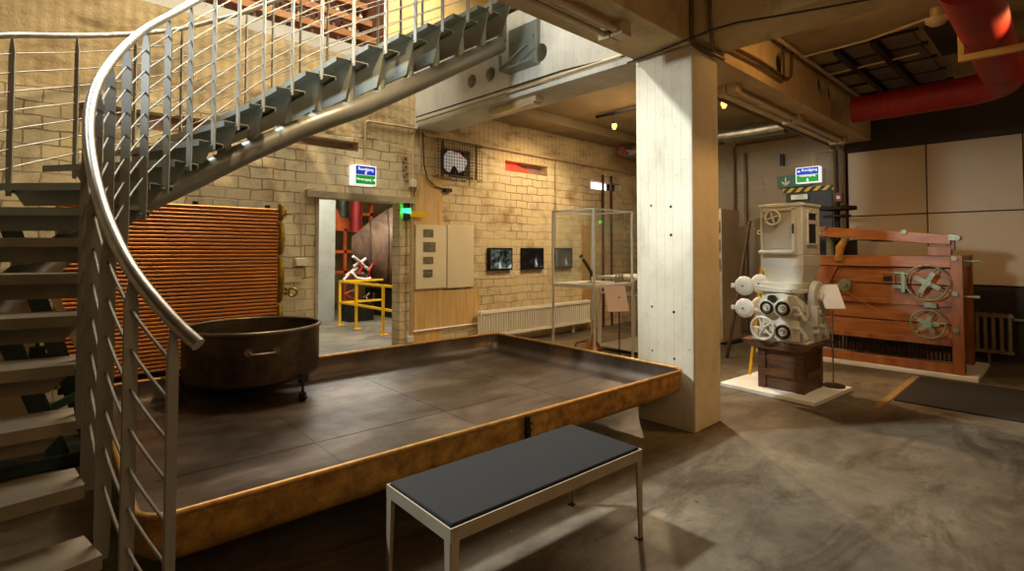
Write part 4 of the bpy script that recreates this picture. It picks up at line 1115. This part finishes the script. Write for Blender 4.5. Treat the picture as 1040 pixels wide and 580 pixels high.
# emergency door in the right wall
struct('door_3', MB().box(9.66, 9.70, 2.68, 3.38, 0, 2.46), mat('dark_door', '#23241d', '#2c2d25', 4, .5))
dd = struct('trim_3', MB().box(9.64, 9.66, 2.62, 3.42, 2.47, 2.545), hazard)
o = box_thing('door_closer', 'grey door closer at the top of the dark emergency door', 'door closer', galv, 9.60, 9.66, 3.02, 3.28, 2.34, 2.42)
ds = thing('door_sign', 'small dark green sign on the emergency door', 'sign', (9.65, 2.95, 2.12))
obj('plate', MB().box(9.65, 9.66, 2.76, 3.10, 2.11, 2.19), sign_dgreen, ds)
text_part('Notausgang', 'lettering', ds, (9.648, 2.93, 2.15), (0, -1, 0), (0, 0, 1), .055, sign_green)
lit_sign('lit blue and green exit sign box hanging above the emergency door', (9.42, 2.96, 2.72), (-1, 0, 0), (0, -1, 0), .36, .26, .12,
         (.03, .06), (0, .05, .045), (-.13, .065, PI, .05), (0, -.085, -PI/2, .06))
es = thing('escape_sign', 'dark green escape sign with white arrow left of the lit sign', 'sign', (9.6, 3.3, 2.58))
obj('plate', MB().box(9.60, 9.62, 2.98, 3.50, 2.56, 2.76), sign_dgreen, es)
b = MB()
c0 = V((9.598, 3.36, 2.66))
b.bar(c0+V((0, 0, .07)), c0+V((0, 0, -.06)), .02, .004, up=(1, 0, 0)); b.bar(c0+V((0, 0, -.07)), c0+V((0, .06, 0)), .02, .004, up=(1, 0, 0)); b.bar(c0+V((0, 0, -.07)), c0+V((0, -.06, 0)), .02, .004, up=(1, 0, 0))
obj('arrow', b, white_p, es)
b = MB(); c1 = V((9.597, 3.13, 2.67))     # running figure
b.cyl(c1+V((0, -.01, .055)), c1+V((-.002, -.01, .055)), .014, 10)
for p, q in (((0, 0, .04), (0, .01, -.01)), ((0, .01, -.01), (0, -.03, -.05)), ((0, .01, -.01), (0, .05, -.05)), ((0, 0, .03), (0, -.04, .01)), ((0, 0, .03), (0, .045, .015))):
    b.bar(c1+V(p), c1+V(q), .012, .003, up=(1, 0, 0))
obj('running_figure', b, white_p, es)
fb = thing('fire_alarm_box', 'small red alarm box on the pipe beside the emergency door', 'alarm', (9.55, 2.55, 2.3))
obj('case', MB().box(9.53, 9.58, 2.50, 2.60, 2.26, 2.40), mat('alarm_red', '#6a1c12', '#7a2418', 4, .5), fb)
obj('button', MB().box(9.524, 9.53, 2.525, 2.575, 2.30, 2.35), white_p, fb)

# vertical pipes on the right wall
conduit('dark vertical pipe in the corner beside the beige panels', [(9.62, 2.50, 0), (9.62, 2.50, 3.05), (9.60, 2.55, 3.15), (9.55, 2.60, 3.19)], .035, pipe_dk)
conduit('second dark vertical pipe beside the corner pipe', [(9.64, 2.62, 0), (9.64, 2.62, 3.1), (9.55, 2.68, 3.2), (8.9, 2.76, 3.24), (5.5, 2.76, 3.24)], .03, pipe_dk)
conduit('dark pipe with a bend high on the right wall', [(9.62, 4.26, 0), (9.62, 4.26, 3.35), (9.62, 4.20, 3.42), (9.62, 2.8, 3.42)], .022, pipe_dk)
conduit('brown vertical pipe near the display partition', [(9.62, 4.06, 0), (9.62, 4.06, 3.25)], .025, mat('brown_pipe', '#6f5535', '#7d6240', 4, .6))
conduit('thin cream conduit feeding the hanging exit sign', [(9.5, 2.9, 2.86), (9.5, 2.9, 3.08), (9.55, 2.85, 3.1), (9.6, 2.62, 3.1)], .008)
box_thing('wall_lamp_bracket', 'small dark bracket on the right wall above the escape sign', 'bracket', black_iron, 9.62, 9.69, 3.40, 3.46, 2.95, 3.15)

# ceiling services
dc = thing('silver_duct', 'silver ventilation duct crossing under the ceiling right of the column', 'duct', (8.6, 4, 3.3))
obj('duct', MB().cyl((8.6, 3.0, 3.40), (8.6, 5.9, 3.40), .11, 24), galv, dc)
obj('clamp', MB().cyl((8.6, 4.1, 3.40), (8.6, 4.14, 3.40), .13, 24).box(8.55, 8.65, 4.0, 4.2, 3.27, 3.30), black_iron, dc)
rp = thing('red_duct', 'thick glossy red pipe bending under the right ceiling', 'pipe', (7.78, .5, 3.3))
pts = [(7.78, 1.90, 3.28), (7.78, .85, 3.28)]
for k in range(9):
    a = PI/2*k/8; pts.append((7.78-.40*(1-math.cos(a)), .85-.40*math.sin(a), 3.28))
pts += [(4.51, .45, 3.28)]
obj('pipe', MB().tube(pts, .165, 28), red_pipe, rp, smooth=60)
obj('seam', MB().ring((7.78, 1.5, 3.28), (0, 1, 0), .166, .006, 28, 6), red_pipe, rp)
for x in (7.0, 5.8): obj('seam', MB().ring((x, .45, 3.28), (1, 0, 0), .166, .006, 28, 6), red_pipe, rp)
yb = thing('angle_bracket', 'cream yellow angle iron bracket holding the red pipe', 'bracket', (5.66, .4, 3.1))
obj('angle_bar', MB().box(5.64, 5.69, -1.2, .62, 3.05, 3.10).box(5.64, 5.69, .58, .62, 3.10, 3.70), cream_p, yb, bev=.003)
# tube lights under the long beam
def tube_light(label, x0, x1, boxes, y=2.42, z=3.2):
    t = thing('tube_light', label, 'light', (x0, y, z))
    obj('housing', MB().box(x0, x1, y-.03, y+.03, z-.035, z), pipe_cond, t)
    for dy in (-.055, .055): obj('tube', MB().cyl((x0, y+dy, z-.06), (x1, y+dy, z-.06), .022, 12), tube_m, t)
    for bx in boxes: obj('end_box', MB().box(bx-.06, bx+.06, y-.11, y-.005, z-.10, z).box(bx-.06, bx+.06, y+.005, y+.11, z-.10, z), pipe_cond, t, bev=.004)
tube_light('twin tube light under the beam right of the column', 5.35, 9.15, (5.35, 7.2, 9.1), y=2.42)
tube_light('twin tube light under the beam left of the column', .6, 3.28, (.7, 3.28), y=2.36)
t = thing('box_light', 'flat cream light fitting under the cross beam left of the column', 'light', (4.2, 4.4, 3.1))
obj('housing', MB().box(4.12, 4.26, 4.02, 4.82, 3.14, 3.20), pipe_cond, t, bev=.006)
obj('diffuser', MB().box(4.13, 4.25, 4.06, 4.78, 3.12, 3.14), tube_m, t)
# cables and pipes round the column head
conduit('black cable sagging across the column head towards the right', [(3.98, 2.72, 3.185), (3.95, 2.4, 3.185), (3.89, 2.08, 3.185), (3.84, 1.86, 3.18), (3.85, 1.67, 3.18), (3.97, 1.45, 3.19), (4.09, 1.2, 3.20), (4.22, .9, 3.21), (4.4, .3, 3.21)], .008, cable_m, 'cable', 'cable')
conduit('dark pipe running down across the beam above the column', [(3.99, 2.10, 3.72), (3.99, 2.10, 3.28), (4.0, 2.09, 3.20), (4.1, 2.08, 3.18), (4.52, 2.08, 3.18)], .016, pipe_dk)
conduit('dark twin pipe beside the column head bending along the beam', [(3.99, 1.95, 3.72), (3.99, 1.94, 3.28), (4.02, 1.95, 3.20), (4.25, 2.05, 3.19), (4.52, 2.09, 3.22), (4.66, 2.10, 3.36), (5.32, 2.10, 3.38), (6.1, 2.10, 3.36), (6.22, 2.10, 3.42), (6.25, 2.10, 3.69)], .014, pipe_dk)
conduit('second dark pipe looping on the beam right of the column', [(4.53, 2.10, 3.30), (5.3, 2.10, 3.32), (5.95, 2.10, 3.30), (6.0, 2.10, 3.36), (6.0, 2.10, 3.69)], .012, pipe_dk)
conduit('cream pipe along the foot of the cross beam face', [(3.99, WY-.1, 3.27), (3.99, 2.75, 3.27)], .018, pipe_cond)
conduit('black cable along the foot of the cross beam face', [(3.985, WY-.1, 3.33), (3.985, 3.5, 3.31), (3.985, 2.75, 3.26)], .010, cable_m, 'cable', 'cable')
conduit('cream pipe under the right ceiling along the beam', [(5.6, 2.03, 3.66), (9.6, 2.03, 3.66)], .02, pipe_cond)
conduit('thin cream pipe crossing the right ceiling to the round lamp', [(6.33, 2.0, 3.64), (6.3, 1.4, 3.64), (6.11, .88, 3.64)], .012, pipe_cond)
conduit('second cream pipe crossing the right ceiling grid', [(7.18, 2.0, 3.63), (7.1, 1.1, 3.63)], .010, pipe_cond)
cl = thing('ceiling_lamp', 'round cream bulkhead lamp on the right ceiling', 'lamp', (6.35, .6, 3.6))
obj('base', MB().cyl((6.09, .81, 3.60), (6.09, .81, 3.70), .05, 20), pipe_cond, cl); obj('cover', MB().lathe([(.0, 3.54), (.05, 3.55), (.085, 3.58), (.09, 3.61), (0, 3.61)], (6.09, .81, 0), seg=24), tube_m, cl)
# ribs and roof grid at the right
for k, x in enumerate((6.7, 7.55)):
    struct('trim_%d' % (4+k), MB().box(x, x+.08, -.6, .60, 3.63, 3.70), pipe_dk)
g = thing('ceiling_grid', 'dark metal grid with pale glass panels in the right ceiling', 'grid', (7.2, 1.4, 3.66))
b = MB()
for y in (1.69, 1.35): b.box(6.45, 8.7, y, y+.06, 3.62, 3.70)
for x in (6.45, 6.95, 7.5, 8.1, 8.65): b.box(x, x+.02, 1.0, 2.05, 3.67, 3.70)
obj('grid_bars', b, black_iron, g)
b = MB()
for y0_, y1_ in ((1.40, 1.66), (1.06, 1.32)):
    for xa, xb in ((6.5, 6.93), (7.0, 7.48), (7.55, 8.08), (8.15, 8.63)): b.box(xa, xb, y0_, y1_, 3.68, 3.695)
obj('pale_panels', b, mat('pale_pane', '#4f4a3c', '#6a6450', 3, .4), g)
box_thing('ceiling_hatch', 'black slotted opening in the right ceiling near the red pipe', 'hatch', dark_m, 6.45, 7.5, .70, .96, 3.66, 3.70)
struct('concrete_rib', MB().box(4.78, 4.92, -4, BY0-.02, 3.52, 3.70), conc_x)
# track with spotlights
tk = thing('light_track', 'black ceiling track left of the column head', 'track', (6.8, 4.6, 3.6))
obj('track', MB().bar((6.79, 5.25, 3.64), (6.80, 4.1, 3.64), .035, .04), black_iron, tk)
def spot(loc, label):
    t = thing('spotlight', label, 'light', loc, 'amber spotlights'); x, y, z = loc
    obj('stem', MB().cyl((x, y, z+.06), (x, y, 3.7), .008, 8).cyl((x, y, z+.03), (x, y, z+.07), .035, 12), black_iron, t)
    obj('bulb', MB().lathe([(0, z-.05), (.02, z-.05), (.04, z), (.035, z+.03), (0, z+.03)], (x, y, 0), seg=16), lamp_or, t)
spot((6.88, 4.96, 3.46), 'small amber spotlight on the ceiling track left of the column')
spot((5.05, 1.42, 3.50), 'small amber spotlight on the right ceiling above the beam')
spot((7.07, 3.26, 3.5), 'small amber spotlight just right of the column behind the beam')
rl = thing('red_pipe_end', 'grey pipe end with red rim high by the back wall beside the column', 'pipe', (8.9, 6.0, 3.3))
obj('pipe', MB().cyl((8.4, 5.9, 3.38), (9.69, 5.9, 3.38), .10, 20), galv, rl); obj('rim', MB().ring((8.4, 5.9, 3.38), (1, 0, 0), .10, .018, 24, 8), red_pipe, rl)

# ------------------------------------------------------------------ next room through the doorway
br = thing('barrel_tank', 'large riveted metal barrel tank lying in the next room', 'tank', (6.6, 10.4, 0))
bx = V((1, -.5, 0)).normalized(); bc_ = V((6.62, 10.40, 1.50))
prof = [(0, -1.35), (.62, -1.35), (.70, -1.30)] + [(.70+.36*math.sin(PI*(k/12.))**.8 if 0 < k < 12 else .70, -1.3+2.6*k/12) for k in range(0, 13)] + [(0, 1.35)]
prof = [(0, -1.35), (.28, -1.35)] + [(.22+.86*math.sin(PI*(.03+.94*k/22)), -1.32+2.64*k/22) for k in range(23)] + [(.3, 1.35), (0, 1.35)]
obj('shell', MB().lathe(prof, bc_, bx, 48), barrel_m, br, smooth=50)
for k in range(3, 22, 3):
    R_ = .22+.86*math.sin(PI*(.03+.94*k/22))+.006; h = -1.32+2.64*k/22
    obj('hoop', MB().ring(bc_+bx*h, bx, R_, .022, 48, 6), hoop_m, br)
obj('cradle', MB().box(5.95, 6.1, 10.2, 11.4, 0, .6), black_iron, br); obj('cradle', MB().box(7.1, 7.3, 9.5, 10.7, 0, .6), black_iron, br)
ra = thing('safety_railing', 'yellow safety railing in the next room in front of the barrel', 'railing', (4.65, 9.1, 0))
for y in (8.25, 9.25, 9.95): obj('post', MB().box(4.63, 4.67, y-.02, y+.02, 0, .88).box(4.61, 4.75, y-.05, y+.05, 0, .01), yellow_p, ra)
for z in (.86, .45): obj('rail', MB().box(4.635, 4.665, 7.6, 9.97, z-.02, z+.02), yellow_p, ra)
obj('rail', MB().box(4.67, 5.6, 9.935, 9.965, .84, .88).box(4.67, 5.6, 9.935, 9.965, .42, .46), yellow_p, ra)
om = thing('orange_machine', 'orange painted machine with a pitched hood at the back of the next room', 'machine', (6.0, 12.6, 0))
obj('hood', MB().hexa([(5.45, 12.3, 2.0), (6.15, 12.3, 2.0), (6.15, 12.8, 2.0), (5.45, 12.8, 2.0), (5.72, 12.5, 2.5), (5.88, 12.5, 2.5), (5.88, 12.6, 2.5), (5.72, 12.6, 2.5)]), orange_m, om)
b = MB()
for x in (5.5, 5.85, 6.2, 6.6): b.box(x, x+.07, 12.3, 12.38, .2, 2.0)
for z in (.9, 1.4, 1.95): b.box(5.3, 6.7, 12.3, 12.38, z, z+.07)
b.box(6.25, 6.32, 12.3, 12.4, 1.9, 2.85).box(6.55, 6.62, 12.3, 12.4, 1.9, 2.85).box(6.25, 6.62, 12.3, 12.4, 2.75, 2.82).box(6.25, 6.62, 12.3, 12.4, 2.35, 2.42)
obj('frame', b, orange_m, om)
obj('drum', MB().cyl((5.9, 12.5, 2.3), (5.9, 12.5, 2.85), .14, 16), mat('machine_grey_drum', '#5a5248', '#6f665a', 5, .5, .4), om)
om2 = thing('pipe_tangle', 'tangle of red hoses and pale valves behind the yellow railing', 'machine', (5.3, 10.9, 0))
random.seed(3)
for k in range(12):
    x, y, z = 5.15+random.random()*.25, 10.2+random.random()*.25, .3+random.random()*.9
    pts = [(x+random.uniform(-.3, .3), y+random.uniform(-.1, .1), z+random.uniform(-.25, .25)) for _ in range(5)]
    pts = [V(p) for p in pts]
    sm = [pts[0]]
    for a, b2, c2 in zip(pts, pts[1:], pts[2:]):
        for f in (0, .33, .66): sm.append(((a+b2)/2).lerp((b2+c2)/2, f))
    obj('hose', MB().tube(sm, .028, 8), [red_pipe, mat('pale_valve_%d' % k, '#c8b8a8', '#d8c8b8', 5, .5), hoop_m][k % 3], om2)
obj('support', MB().box(4.95, 5.5, 10.15, 10.5, 0, .35), black_iron, om2)
tag(obj('red_elbow_pipe', MB().tube([(5.9, 11.8, 1.9), (5.9, 11.8, 2.75), (5.98, 11.8, 2.86), (6.1, 11.8, 2.9), (8.6, 11.8, 2.9)], .13, 16), red_pipe), 'red elbow pipe above the barrel tank in the next room', 'pipe')
tag(obj('green_exit_light', MB().box(5.60, 5.80, 12.2, 12.25, 2.78, 2.92), emit('far_green', '#30e060', 2.5)), 'tiny green light over the orange machine in the next room', 'light')

# ------------------------------------------------------------------ upper floor seen above the wall
rk = thing('bottle_rack_machine', 'orange bottle washing machine with rows of bottle carriers on the upper floor', 'machine', (2.8, 7.3, 3.95))
bot = mat('carrier_cup', '#4a2a20', '#8a5a48', 30, .5); botp = mat('carrier_cup_pale', '#c9b8a8', '#d8cabc', 30, .4)
def cup():
    return MB().lathe([(0, 0), (.03, 0), (.036, .10), (.02, .14), (.014, .19), (0, .19)], (0, 0, 0), seg=8)
protos = [None, None]
for r in range(5):
    z = 4.36+.32*r; y = 7.15+.16*r
    obj('carrier_beam', MB().prism([(1.35, y, z+.24), (1.35, y+.16, z+.28), (1.35, y+.16, z+.31), (1.35, y, z+.33)], (2.55, 0, 0)), mat('carrier_orange_%d' % r, '#9a6232', '#b98450', 4, .6), rk)
    for k in range(20):
        j = (k*7+r) % 3 == 0
        if protos[j] is None:
            o = protos[j] = obj('carrier_cup', cup(), botp if j else bot, rk)
            o.data.transform(WM[rk.name])
        else:
            o = protos[j].copy(); C.objects.link(o)
        o.location = V((1.42+.127*k, y+.10, z+.04))-V((2.8, 7.3, 3.95)) 
obj('machine_frame', MB().box(1.2, 1.35, 7.0, 8.2, 3.95, 6.0).box(3.92, 4.0, 7.0, 8.2, 3.95, 6.0).box(1.35, 3.92, 7.9, 8.2, 3.95, 6.0), mat('rack_frame_brown', '#5a3524', '#7a4a30', 4, .6), rk)
obj('drip_board', MB().prism([(1.3, 7.0, 4.16), (1.3, 7.25, 4.34), (1.3, 7.25, 4.37), (1.3, 7.0, 4.2)], (2.65, 0, 0)), mat('rust_board', '#8a5230', '#a86a40', 5, .7), rk)
for k, (x0, x1) in enumerate(((6.9, 7.55), (7.8, 8.45), (8.75, 9.4))):
    struct('window_%d' % (4+k), MB().box(x0, x1, 9.55, 9.58, 4.6, 6.6), win_m)
    struct('trim_%d' % (6+k), MB().box(x0-.06, x0, 9.50, 9.6, 4.5, 6.7).box(x1, x1+.06, 9.50, 9.6, 4.5, 6.7).box(x0-.06, x1+.06, 9.50, 9.6, 4.5, 4.6).box((x0+x1)/2-.02, (x0+x1)/2+.02, 9.52, 9.6, 4.6, 6.6), white_p)
struct('wall_parapet', MB().box(-4, 4.03, WY-.0, WY+.4, 3.98, 4.14), conc_cold)

# ------------------------------------------------------------------ light
def area(name, loc, target, size, power, col, sy=None, spread=PI):
    l = bpy.data.lights.new(name, 'AREA'); l.energy = power; l.color = col; l.size = size
    if sy: l.shape = 'RECTANGLE'; l.size_y = sy
    l.spread = spread
    o = bpy.data.objects.new(name, l); C.objects.link(o); o.location = loc
    o.rotation_euler = (V(target)-V(loc)).to_track_quat('-Z', 'Y').to_euler(); return o
def spotl(name, loc, target, power, col, ang=70, blend=.6, r=.05):
    l = bpy.data.lights.new(name, 'SPOT'); l.energy = power; l.color = col; l.spot_size = math.radians(ang); l.spot_blend = blend
    l.shadow_soft_size = r
    o = bpy.data.objects.new(name, l); C.objects.link(o); o.location = loc
    o.rotation_euler = (V(target)-V(loc)).to_track_quat('-Z', 'Y').to_euler(); return o
WARM = (1, .66, .32); COOL = (.86, .95, 1.0); NEU = (1, .88, .70)
spotl('skylight', (-.9, 5.6, 6.9), (3.4, 1.7, .3), 3600, COOL, 37, .35, .25)
spotl('cool_side_fill', (-3.5, 3.3, 3.25), (4.03, 2.9, 2.8), 1300, COOL, 28, .5, .3)  # added cool spot that brightens the column face; no window is built here
area('roof_glow', (2.6, 4.8, 7.6), (2.4, 4.9, 0), 2.6, 400, (1, .92, .76))
area('upper_room', (5.0, 8.4, 7.6), (5.0, 8.4, 4), 3, 300, (1, .88, .66))
area('next_room', (4.6, 8.9, 3.6), (4.6, 8.9, 0), 2.2, 300, (.95, .97, .9))
area('rear_hall', (6.8, 4.3, 3.65), (6.8, 4.6, 0), 2.0, 50, (1, .80, .55))
spotl('track_spot', (6.9, 4.9, 3.36), (5.2, .6, 0), 620, (1, .72, .42), 62)
spotl('track_spot_wall', (6.3, 4.6, 3.5), (6.1, 6.3, 1.3), 190, (1, .72, .42), 100)
spotl('left_wall_wash', (1.6, 3.4, 3.9), (1.6, 6.3, 1.6), 190, (1, .76, .45), 110)
spotl('spot_mill', (4.9, .9, 3.45), (6.1, 2.0, 1.2), 92, (1, .74, .44), 50)
spotl('spot_machine', (6.0, 2.0, 3.1), (8.0, 1.5, .9), 75, (1, .64, .32), 75)
spotl('spot_column', (5.6, -.2, 3.4), (4.3, 2.1, 1.4), 190, (1, .55, .2), 50)
area('front_hall', (.5, -1.5, 3.6), (1.8, 1.5, 0), 2.2, 26, (1, .62, .32))
area('right_hall', (7.0, -1.5, 3.5), (8.0, .8, .8), 2, 15, (1, .62, .3))
def point(name, loc, power, col, r=.2):
    l = bpy.data.lights.new(name, 'POINT'); l.energy = power; l.color = col; l.shadow_soft_size = r
    o = bpy.data.objects.new(name, l); C.objects.link(o); o.location = loc; return o
point('lamp_amber', (5.05, 1.42, 3.38), 11, (1, .55, .2), .05)
point('hall_bounce_fill', (1.2, -1.2, 2.3), 32, (1, .62, .32), .3)  # added light out of view, stands in for floor bounce on the ceiling
point('right_bounce_fill', (6.0, -1.8, 2.3), 14, (1, .62, .32), .3)  # unseen fill added to lift the ceiling and beams on the right
point('lamp_track', (6.4, 4.4, 3.0), 22, (1, .7, .4), .2)
w = bpy.data.worlds.new('world'); S.world = w; w.use_nodes = True
w.node_tree.nodes['Background'].inputs[0].default_value = (1, .72, .42, 1); w.node_tree.nodes['Background'].inputs[1].default_value = .02

# ------------------------------------------------------------------ camera
cam = bpy.data.cameras.new('camera'); co = bpy.data.objects.new('camera', cam); C.objects.link(co); S.camera = co
cam.sensor_width = 36; cam.lens = 534/1040*36; cam.shift_y = -.0508; cam.clip_start = .05
co.location = (0, 0, 1.5)
co.rotation_euler = (math.radians(90+1.7), 0, math.radians(46.87-90))
S.view_settings.view_transform = 'Standard'; S.view_settings.look = 'None'; S.view_settings.gamma = 1
S.view_settings.use_curve_mapping = False; S.view_settings.exposure = 0
